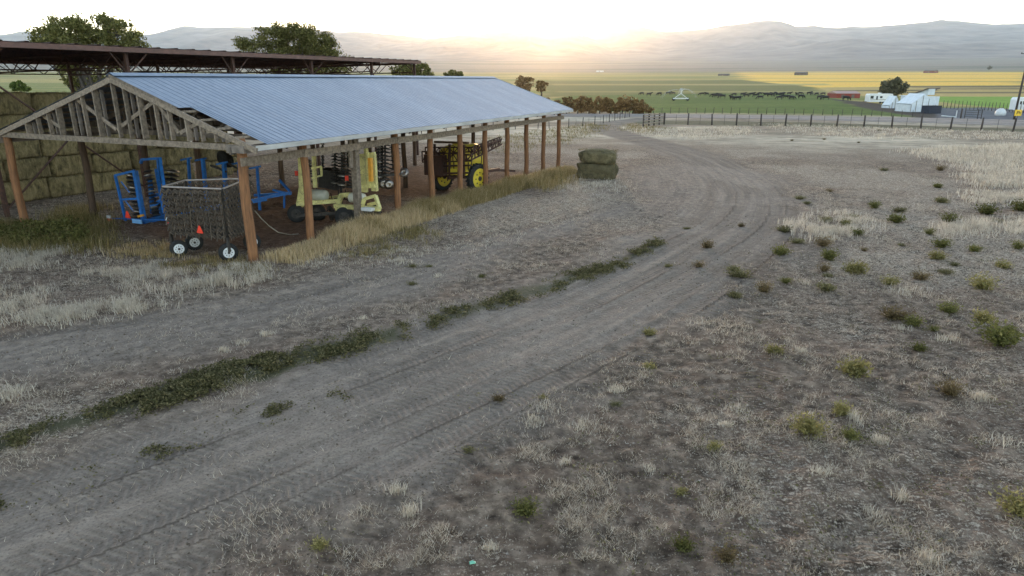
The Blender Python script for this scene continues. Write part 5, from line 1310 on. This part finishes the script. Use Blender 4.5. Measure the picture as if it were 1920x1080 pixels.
# -- loose clods and small stones on the bare soil
def clods(Q, s, seed):
    r = np.random.default_rng(seed); n = len(Q); P = with_z(Q, -.004); U = np.array([[1, 0, 0], [-1, 0, 0], [0, 1, 0], [0, -1, 0], [0, 0, 1], [0, 0, -1.0]])
    V = P[:, None, :] + U[None] * (s * r.uniform(.5, 1.5, (n, 1)))[:, :, None] * r.uniform(.55, 1.3, (n, 6, 1)) * np.array([1, 1, .7]); i = np.arange(n)[:, None] * 6
    F = np.concatenate([i + [[a, b_, c_]] for a, b_, c_ in ((0, 2, 4), (2, 1, 4), (1, 3, 4), (3, 0, 4), (2, 0, 5), (1, 2, 5), (3, 1, 5), (0, 3, 5))])
    return V.reshape(-1, 3), F, np.repeat(r.uniform(0, 1, n), 6)
Qc = fan(38000, 7.5, 34, -40, 42, 81); o_, _ = line_coords(Qc[:, 0], Qc[:, 1], LANE); kp = (r.uniform(0, 1, len(Qc)) < np.where(np.abs(o_) < 2.6, .18, .75) * np.clip((fbm(Qc[:, 0] * 1.3, Qc[:, 1] * 1.3, 83, 3) - .35) * 4, .05, 1)); Qc = Qc[kp]
lx = (Qc - S0) @ SR; ly = (Qc - S0) @ SL; Qc = Qc[~((lx > -12.8) & (lx < 2) & (ly > -.5))]
M_clod = leafmat('soil_clod', [(0, (.11, .085, .066)), (.6, (.23, .18, .14)), (.93, (.36, .29, .23)), (1, (.5, .43, .36))], 0.0, rand=0)
stuff('soil_clods', 'loose clods and small stones scattered on the yard soil', [clods(Qc, .013 + .0005 * np.hypot(*Qc.T)[:, None], 84)], M_clod)

# -- fields of bleached standing grass
def patch(px, n, h, seed, w=.012, clump=.0, lean=.8, seg=2):
    n = int(n * .6); Q = scatter_px(px, n, seed, clump); r = np.random.default_rng(seed); d = np.hypot(*Q.T); hh = h * (.5 + .8 * fbm(Q[:, 0] * .8, Q[:, 1] * .8, seed + 1, 3)) * r.uniform(.6, 1.15, n)
    return blades(with_z(Q), hh, np.clip(w, d * .00032, .06), r.uniform(.05, lean, n) * 1.2, seed + 2, seg)
parts = [patch([(-40, 470), (120, 468), (160, 480), (100, 500), (-40, 500)], 5000, .34, 61, clump=.42), patch([(290, 505), (460, 505), (480, 525), (440, 548), (280, 545), (265, 520)], 6000, .36, 62, clump=.45),
         patch([(110, 580), (300, 560), (290, 582), (160, 592), (40, 600), (0, 590)], 4500, .34, 63, clump=.42), patch([(160, 500), (290, 490), (280, 515), (170, 525)], 2200, .26, 64, clump=.45),
         patch([(-40, 530), (40, 530), (60, 570), (-40, 600)], 2500, .3, 65, clump=.45), patch([(1690, 285), (1760, 280), (1935, 270), (1935, 330), (1850, 328), (1770, 305)], 14000, .55, 66, .03),
         patch([(1810, 332), (1935, 325), (1935, 352), (1840, 350)], 7000, .55, 67, .03), patch([(1840, 365), (1935, 358), (1935, 385), (1830, 380)], 4000, .45, 68, .025, .4),
         patch([(1180, 243), (1400, 238), (1420, 252), (1300, 262), (1210, 256)], 7000, .4, 69, .04, .42), patch([(1420, 232), (1920, 248), (1920, 262), (1640, 262), (1480, 250)], 9000, .35, 70, .04, .5),
         patch([(1500, 425), (1560, 405), (1620, 410), (1600, 440), (1530, 450)], 5000, .38, 71, clump=.42), patch([(1790, 425), (1830, 412), (1840, 440), (1790, 445)], 2500, .4, 72, clump=.4),
         patch([(1870, 420), (1935, 410), (1935, 435), (1880, 440)], 2200, .4, 73, clump=.4), patch([(600, 480), (760, 470), (780, 490), (560, 500)], 1800, .16, 74, clump=.5), patch([(0, 745), (40, 750), (40, 775), (-20, 780)], 900, .22, 75, clump=.4),
         patch([(700, 495), (900, 440), (1080, 370), (1180, 360), (1000, 440), (800, 500)], 6000, .10, 76, clump=.5), patch([(1060, 330), (1090, 335), (1170, 345), (1160, 360), (1060, 360)], 2200, .28, 77, clump=.35)]
for k, (u, v, w, hgt) in enumerate([(1697, 548, 34, .55), (1775, 640, 22, .3), (1020, 765, 36, .2), (1000, 790, 25, .18), (1090, 800, 26, .2), (770, 960, 18, .34), (745, 925, 22, .25), (1650, 830, 26, .22), (1600, 790, 22, .25),
        (1540, 890, 24, .2), (1690, 935, 16, .28), (1640, 960, 20, .2), (1155, 735, 22, .22), (1505, 530, 24, .2), (1690, 615, 24, .22), (1840, 750, 22, .24), (1880, 830, 36, .25), (1740, 1050, 24, .22), (1380, 770, 26, .16), (1360, 800, 22, .15),
        (30, 740, 26, .2), (455, 645, 20, .2), (500, 630, 16, .2), (820, 520, 18, .18), (920, 1030, 26, .15), (1320, 605, 22, .16), (1500, 660, 14, .18), (1060, 870, 24, .18), (1220, 880, 24, .12), (420, 660, 14, .18), (680, 600, 16, .16)]):
    c = GP(u, v); R = w * math.hypot(*c) / FPX * .55; r2 = np.random.default_rng(800 + k); n = int(r2.integers(90, 240)); Q = c + r2.normal(0, R * .75, (n, 2)) * r2.uniform(.6, 1.3, 2); parts.append(blades(with_z(Q), hgt * .8 * r2.uniform(.3, 1.2, n), .008, r2.uniform(.1, .7, n), 900 + k, 2))
stuff('bleached_grass', 'bleached dry grass standing in tufts and mats across the yard', parts, M_pale)

# -- taller mixed grass along the open side of the shed and round its posts
parts = []
for k in range(10):
    a, b_ = k / 10, (k + 1) / 10
    y0, y1 = 30.8 * a, 30.8 * b_; n = 5200 if k else 2200; r2 = np.random.default_rng(400 + k); wd_ = 2.3 - .6 * a
    x = r2.beta(1.6, 2.0, n) * wd_ - .15; y = r2.uniform(y0, y1, n); y += .2; Q = np.stack([S0[0] + SR[0] * x + SL[0] * y, S0[1] + SR[1] * x + SL[1] * y], 1)
    prof = np.sin(np.clip((x + .15) / wd_, 0, 1) * np.pi) ** .5; nn = fbm(Q[:, 0] * .7, Q[:, 1] * .7, 411, 3)
    hh = (.42 + .62 * nn) * prof * r2.uniform(.5, 1.15, n) * (1 if k else .7)
    tint = np.clip(r2.normal(.86 - .42 * sstep(.10, .4, a + (nn - .5) * .6) + .12 * (a > .6), .2, n), 0, 1)
    parts.append(blades(with_z(Q), hh, .019, r2.uniform(.03, .4, n), 420 + k, 2, tint))
for px, n, h, t0, sd_ in (([(-40, 430), (60, 424), (150, 418), (165, 435), (175, 470), (120, 468), (-40, 462)], 9000, .6, .22, 431), ([(200, 462), (320, 460), (330, 482), (220, 480)], 1500, .25, .6, 432), ([(90, 408), (185, 392), (190, 400), (110, 418)], 1500, .6, .35, 433),
                          ([(650, 470), (760, 420), (800, 440), (700, 485)], 2600, .22, .3, 434), ([(360, 480), (470, 495), (480, 515), (300, 500)], 2200, .2, .4, 435), ([(900, 262), (1100, 232), (1150, 236), (1090, 262), (1010, 280), (930, 290)], 4500, .3, .25, 436), ([(1180, 232), (1260, 240), (1215, 250), (1160, 246)], 1500, .3, .3, 437),
                          ([(1000, 330), (1062, 322), (1070, 345), (1010, 360)], 2500, .7, .4, 438)):
    Q = scatter_px(px, n, sd_, .38); r2 = np.random.default_rng(sd_); d = np.hypot(*Q.T); tint = np.clip(r2.normal(t0, .2, n), 0, 1)
    parts.append(blades(with_z(Q), h * r2.uniform(.4, 1.15, n), np.clip(.016, d * .0004, .05), r2.uniform(.03, .4, n), sd_ + 1, 2, tint))
stuff('tall_grass', 'tall mixed green and straw grass along the shed posts', parts, M_tall)

# -- low leafy weeds of the verge strips
def leaves(Q, h, s, seed, tint=None):
    r = np.random.default_rng(seed); n = len(Q); P = with_z(Q, .0); P[:, 2] += r.uniform(0, 1, n) ** .8 * h
    a = r.normal(0, 1, (n, 3)); a /= np.linalg.norm(a, axis=1, keepdims=True); a[:, 2] = np.abs(a[:, 2]) * .7; b_ = np.cross(a, r.normal(0, 1, (n, 3))); b_ /= np.linalg.norm(b_, axis=1, keepdims=True); s = s * r.uniform(.5, 1.3, (n, 1))
    V = np.stack([P, P + a * s + b_ * s * .45, P + a * s * 2, P + a * s - b_ * s * .45], 1).reshape(-1, 3); i = np.arange(n)[:, None] * 4
    return V, np.concatenate([i + [[0, 1, 2]], i + [[0, 2, 3]]]), np.repeat(r.uniform(0, 1, n) if tint is None else tint, 4)
def clumpy(px, n, seed, thr):
    return scatter_px(px, n, seed, thr, .35)
Q1 = clumpy(GREEN_STRIP, 21000, 501, .38); Q2 = clumpy(GREEN_STRIP2, 9000, 502, .40); Q3 = clumpy(LANE_WEEDS, 1500, 503, .5)
hf = lambda Q, h: h * (.35 + 1.1 * fbm(Q[:, 0] * 2.2, Q[:, 1] * 2.2, 505, 3))
stuff('verge_weeds', 'low dark green weeds in strips along the dirt lane', [leaves(Q1, hf(Q1, .11), .034, 511), leaves(Q2, hf(Q2, .09), .036, 512), leaves(Q3, hf(Q3, .05), .03, 513)], M_weed_d)
Q = clumpy([(-40, 440), (60, 434), (140, 424), (160, 440), (170, 466), (120, 466), (-40, 460)], 9000, 504, .35)
stuff('nettle_weeds', 'leafy green weeds crowding the left corner post', [leaves(Q, hf(Q, .6), .07, 514)], M_weed)

# -- separate weed plants, one object each
def weed_mesh(name, seed, m, stems, spread, leaf, fill, tall=1.0):
    """bushy annual about 1 m across at unit scale: branching stems carrying small leaves"""
    r = np.random.default_rng(seed); Vs = []; Fs = []; Ts = []; nv = 0
    for k in range(stems):
        a = r.uniform(0, 2 * np.pi); e = r.uniform(0, 1) ** .7 * spread; L = r.uniform(.55, 1) * tall; d = np.array([math.cos(a) * e, math.sin(a) * e, 1.0]); d /= np.linalg.norm(d); root = np.array([math.cos(a), math.sin(a), 0]) * .06 * r.uniform(0, 1)
        tip = root + d * L * .62; sd_ = np.cross(d, [0.3, .2, .9]); sd_ /= np.linalg.norm(sd_); tt = r.uniform(.2, .8)
        Vs.append(np.array([root - sd_ * .008, root + sd_ * .008, tip])); Fs.append(np.array([[0, 1, 2]]) + nv); Ts.append(np.full(3, .15)); nv += 3
        for q in range(fill):
            f = r.uniform(.2, 1.05); p = root + (tip - root) * f + r.normal(0, .05, 3) * (1 + f); g = d + r.normal(0, .75, 3); g /= np.linalg.norm(g); w = np.cross(g, r.normal(0, 1, 3)); w /= np.linalg.norm(w); s = leaf * r.uniform(.6, 1.4)
            p[2] = max(p[2], .01)
            Vs.append(np.array([p, p + g * s * .5 + w * s * .22, p + g * s, p + g * s * .5 - w * s * .22])); Fs.append(np.array([[0, 1, 2], [0, 2, 3]]) + nv); Ts.append(np.full(4, np.clip(tt * .5 + f * .4 + r.normal(0, .12), 0, 1))); nv += 4
    return mesh_np(name, np.concatenate(Vs), np.concatenate(Fs), None, m, {'tint': np.concatenate(Ts)})
WM = {}
for key, m, sp, lf in (('g', M_weed, .95, .10), ('y', M_weed_y, 1.0, .11), ('b', M_weed_b, 1.0, .09), ('d', M_weed_d, 1.1, .10)):
    WM[key] = [weed_mesh('weed_plant', 600 + 10 * ord(key) + k, m, 60, sp, lf, 13, (1.0, .8, 1.15)[k]) for k in range(3)]
WEEDS = [  # pixel of the foot, width in pixels, kind, own description or ''
 (1385, 518, 50, 'd', 'wide dark green weed at the right edge of the lane bend'), (1378, 555, 38, 'd', 'dark ragged weed below the wide one at lane edge'), (1432, 545, 38, 'b', 'olive brown weed between dark lane-edge weed and small green one'), (1472, 530, 26, 'g', ''),
 (1463, 478, 38, 'g', 'rounded green weed left of the yellow dry grass patch'), (1494, 457, 30, 'd', ''), (1470, 434, 36, 'd', ''), (1607, 440, 30, 'g', ''), (1543, 464, 36, 'b', 'brownish green weed beside the tan grass patch'), (1555, 488, 36, 'g', 'green weed directly below the brownish one by tan grass'),
 (1602, 512, 46, 'y', 'tall pale green weed in the middle of the weed field'), (1545, 510, 26, 'b', ''), (1552, 517, 22, 'd', ''), (1548, 543, 44, 'd', 'low blackish weed lying below the pale green one'), (1668, 532, 32, 'y', 'yellow-green weed left of the bleached grass tuft'), (1725, 522, 36, 'b', 'brown-green weed right of the bleached grass tuft'),
 (1772, 513, 28, 'd', ''), (1742, 440, 18, 'g', ''), (1763, 462, 36, 'g', ''), (1757, 487, 34, 'y', ''), (1788, 499, 18, 'd', ''), (1880, 501, 30, 'y', ''), (1827, 471, 28, 'g', ''), (1908, 466, 22, 'g', ''),
 (1675, 596, 54, 'b', 'large olive weed just below the bleached grass tuft'), (1712, 608, 40, 'g', 'green weed touching the large olive one'), (1777, 584, 38, 'g', ''), (1843, 604, 36, 'y', 'bright green leafy weed near the right edge'), (1893, 624, 28, 'g', ''), (1872, 650, 72, 'g', 'broad low green weed mat at the right edge'),
 (1452, 664, 36, 'y', 'small bright weed alone in the open stubble'), (1600, 702, 60, 'y', 'largest yellow-green weed in the right foreground'), (1780, 742, 46, 'b', 'brown dried weed right of the largest yellow-green one'), (1723, 655, 34, 'g', ''), (1578, 778, 46, 'y', 'straw yellow weed tuft above the green one'),
 (1513, 815, 66, 'y', 'low spreading yellow weed left of the green tuft'), (1593, 824, 42, 'g', 'dark green weed beneath the straw yellow tuft'), (1340, 842, 36, 'y', 'small yellow-tipped weed in the middle right foreground'), (1906, 968, 64, 'y', 'yellow-green weed at the lower right edge'), (1280, 1026, 52, 'g', 'green weed near the bottom edge, right of centre'),
 (1278, 922, 34, 'y', 'small lime weed above the bottom-edge green one'), (1362, 1052, 46, 'b', 'dry brown weed near the bottom edge'), (987, 966, 62, 'g', 'large green weed in the centre foreground'), (878, 845, 28, 'd', 'small dark weed beside the lane, left of centre'), (1155, 758, 28, 'd', 'small dark weed under a pale straw tuft'), (1017, 748, 18, 'y', ''),
 (935, 750, 36, 'b', 'dry tan weed on the edge of the lane'), (598, 1024, 36, 'y', 'small yellow-green weed at the lower left of the stubble'), (1218, 625, 28, 'y', 'upper of two small weeds beside the lane ruts'), (1218, 690, 30, 'y', 'lower of two small weeds beside the lane ruts'), (773, 500, 18, 'd', ''), (805, 501, 18, 'd', ''), (903, 517, 18, 'g', ''),
 (773, 533, 22, 'd', ''), (1253, 498, 20, 'd', ''), (1288, 428, 20, 'd', ''), (1498, 374, 22, 'd', ''), (1513, 383, 18, 'd', ''), (1602, 407, 24, 'd', ''), (1547, 416, 26, 'd', ''), (1585, 424, 22, 'g', ''), (1680, 416, 34, 'g', ''), (1685, 398, 28, 'd', ''), (1640, 391, 26, 'g', ''), (1765, 380, 30, 'd', ''), (1780, 416, 30, 'g', ''),
 (1850, 400, 40, 'g', ''), (1912, 394, 36, 'g', ''), (1555, 361, 14, 'b', ''), (1657, 320, 16, 'd', ''), (1758, 352, 20, 'g', ''), (1763, 320, 20, 'b', ''), (1375, 507, 30, 'd', ''), (1870, 415, 24, 'd', ''), (1860, 272, 10, 'd', ''), (1545, 262, 8, 'b', ''), (1610, 268, 8, 'b', ''), (1648, 245, 8, 'd', ''), (1820, 282, 9, 'd', ''), (1485, 264, 8, 'b', ''),
 (1310, 500, 26, 'b', ''), (1325, 465, 30, 'b', ''), (1390, 425, 18, 'b', ''), (1840, 540, 40, 'y', ''), (1750, 620, 20, 'g', ''), (1690, 460, 16, 'd', ''), (1620, 470, 16, 'b', '')]
ZW = {}; rr = random.Random(9)
for i, (u, v, w, kd, lab) in enumerate(WEEDS):
    P = GP(u, v); s = w * math.hypot(*P, CAMH) / FPX * .98
    o = link('weed_plant', WM[kd][i % 3], None, (P[0], P[1], gz1(*P) - .03), rr.uniform(0, 6.28)); o.scale = (s, s, s * rr.uniform(.75, 1.0) * (.6 if kd == 'd' else .9))
    kn = {'g': 'green', 'y': 'yellow-green', 'b': 'brown dried', 'd': 'dark'}[kd]
    if lab: tag(o, lab, 'weed', 'weeds of the yard'); continue
    if v < 300: zone, grp = 'on pale ground by the wire fence', 'tiny weeds near the fence'
    elif u < 1300: zone, grp = 'between shed and lane', 'tiny weeds between shed and lane'
    elif v < 430: zone, grp = 'on bare ground beyond the lane bend', 'small weeds beyond the bend'
    else: zone, grp = 'in weedy ground right of the lane', 'small weeds right of the lane'
    ZW.setdefault((kn, zone, grp), []).append((u, v, o))
for (kn, zone, grp), L_ in ZW.items():
    L_.sort(key=lambda q: q[0])
    for k, (u, v, o) in enumerate(L_):
        which = '' if len(L_) == 1 else (f', {ORD[k]} from the left' if k < len(L_) - 1 else ', farthest right')
        tag(o, f'small {kn} weed {zone}{which}', 'weed', grp)
# -- seedlings and fallen bits round the larger weeds
Qs = []; r2 = np.random.default_rng(77)
for (u, v, w, kd, lab) in WEEDS:
    if v > 380: P = GP(u, v); s = w * math.hypot(*P, CAMH) / FPX; n = int(r2.integers(15, 70)); Qs.append(P + r2.normal(0, s * r2.uniform(.5, 1.1), (n, 2)) * r2.uniform(.6, 1.5, 2))
for k in range(130):
    c = GP(r2.uniform(1000, 1920), r2.uniform(400, 1080)); 
    if abs(float(line_coords(c[:1], c[1:], LANE)[0][0])) > 3.2: Qs.append(c + r2.normal(0, r2.uniform(.08, .3), (int(r2.integers(6, 34)), 2)))
Qs = np.concatenate(Qs); stuff('weed_seedlings', 'small low seedlings and leaf litter between the larger weeds', [leaves(Qs, hf(Qs, .08), .026, 515)], M_weed_d)
# -- a scrap of green litter in the foreground
P = GP(886, 1060); b = MB(); b.prism([(-.035, -.02, 0), (.04, -.014, .01), (.045, .02, .0), (0, .03, .012), (-.04, .02, 0)], .01); o = b.build('litter_scrap', mat('mint_plastic', (.18, .55, .36), (.15, .45, .3), 5, .4)); o.location = (P[0], P[1], gz1(*P) + .03); tag(o, 'tiny mint green plastic scrap lying in the stubble', 'litter')
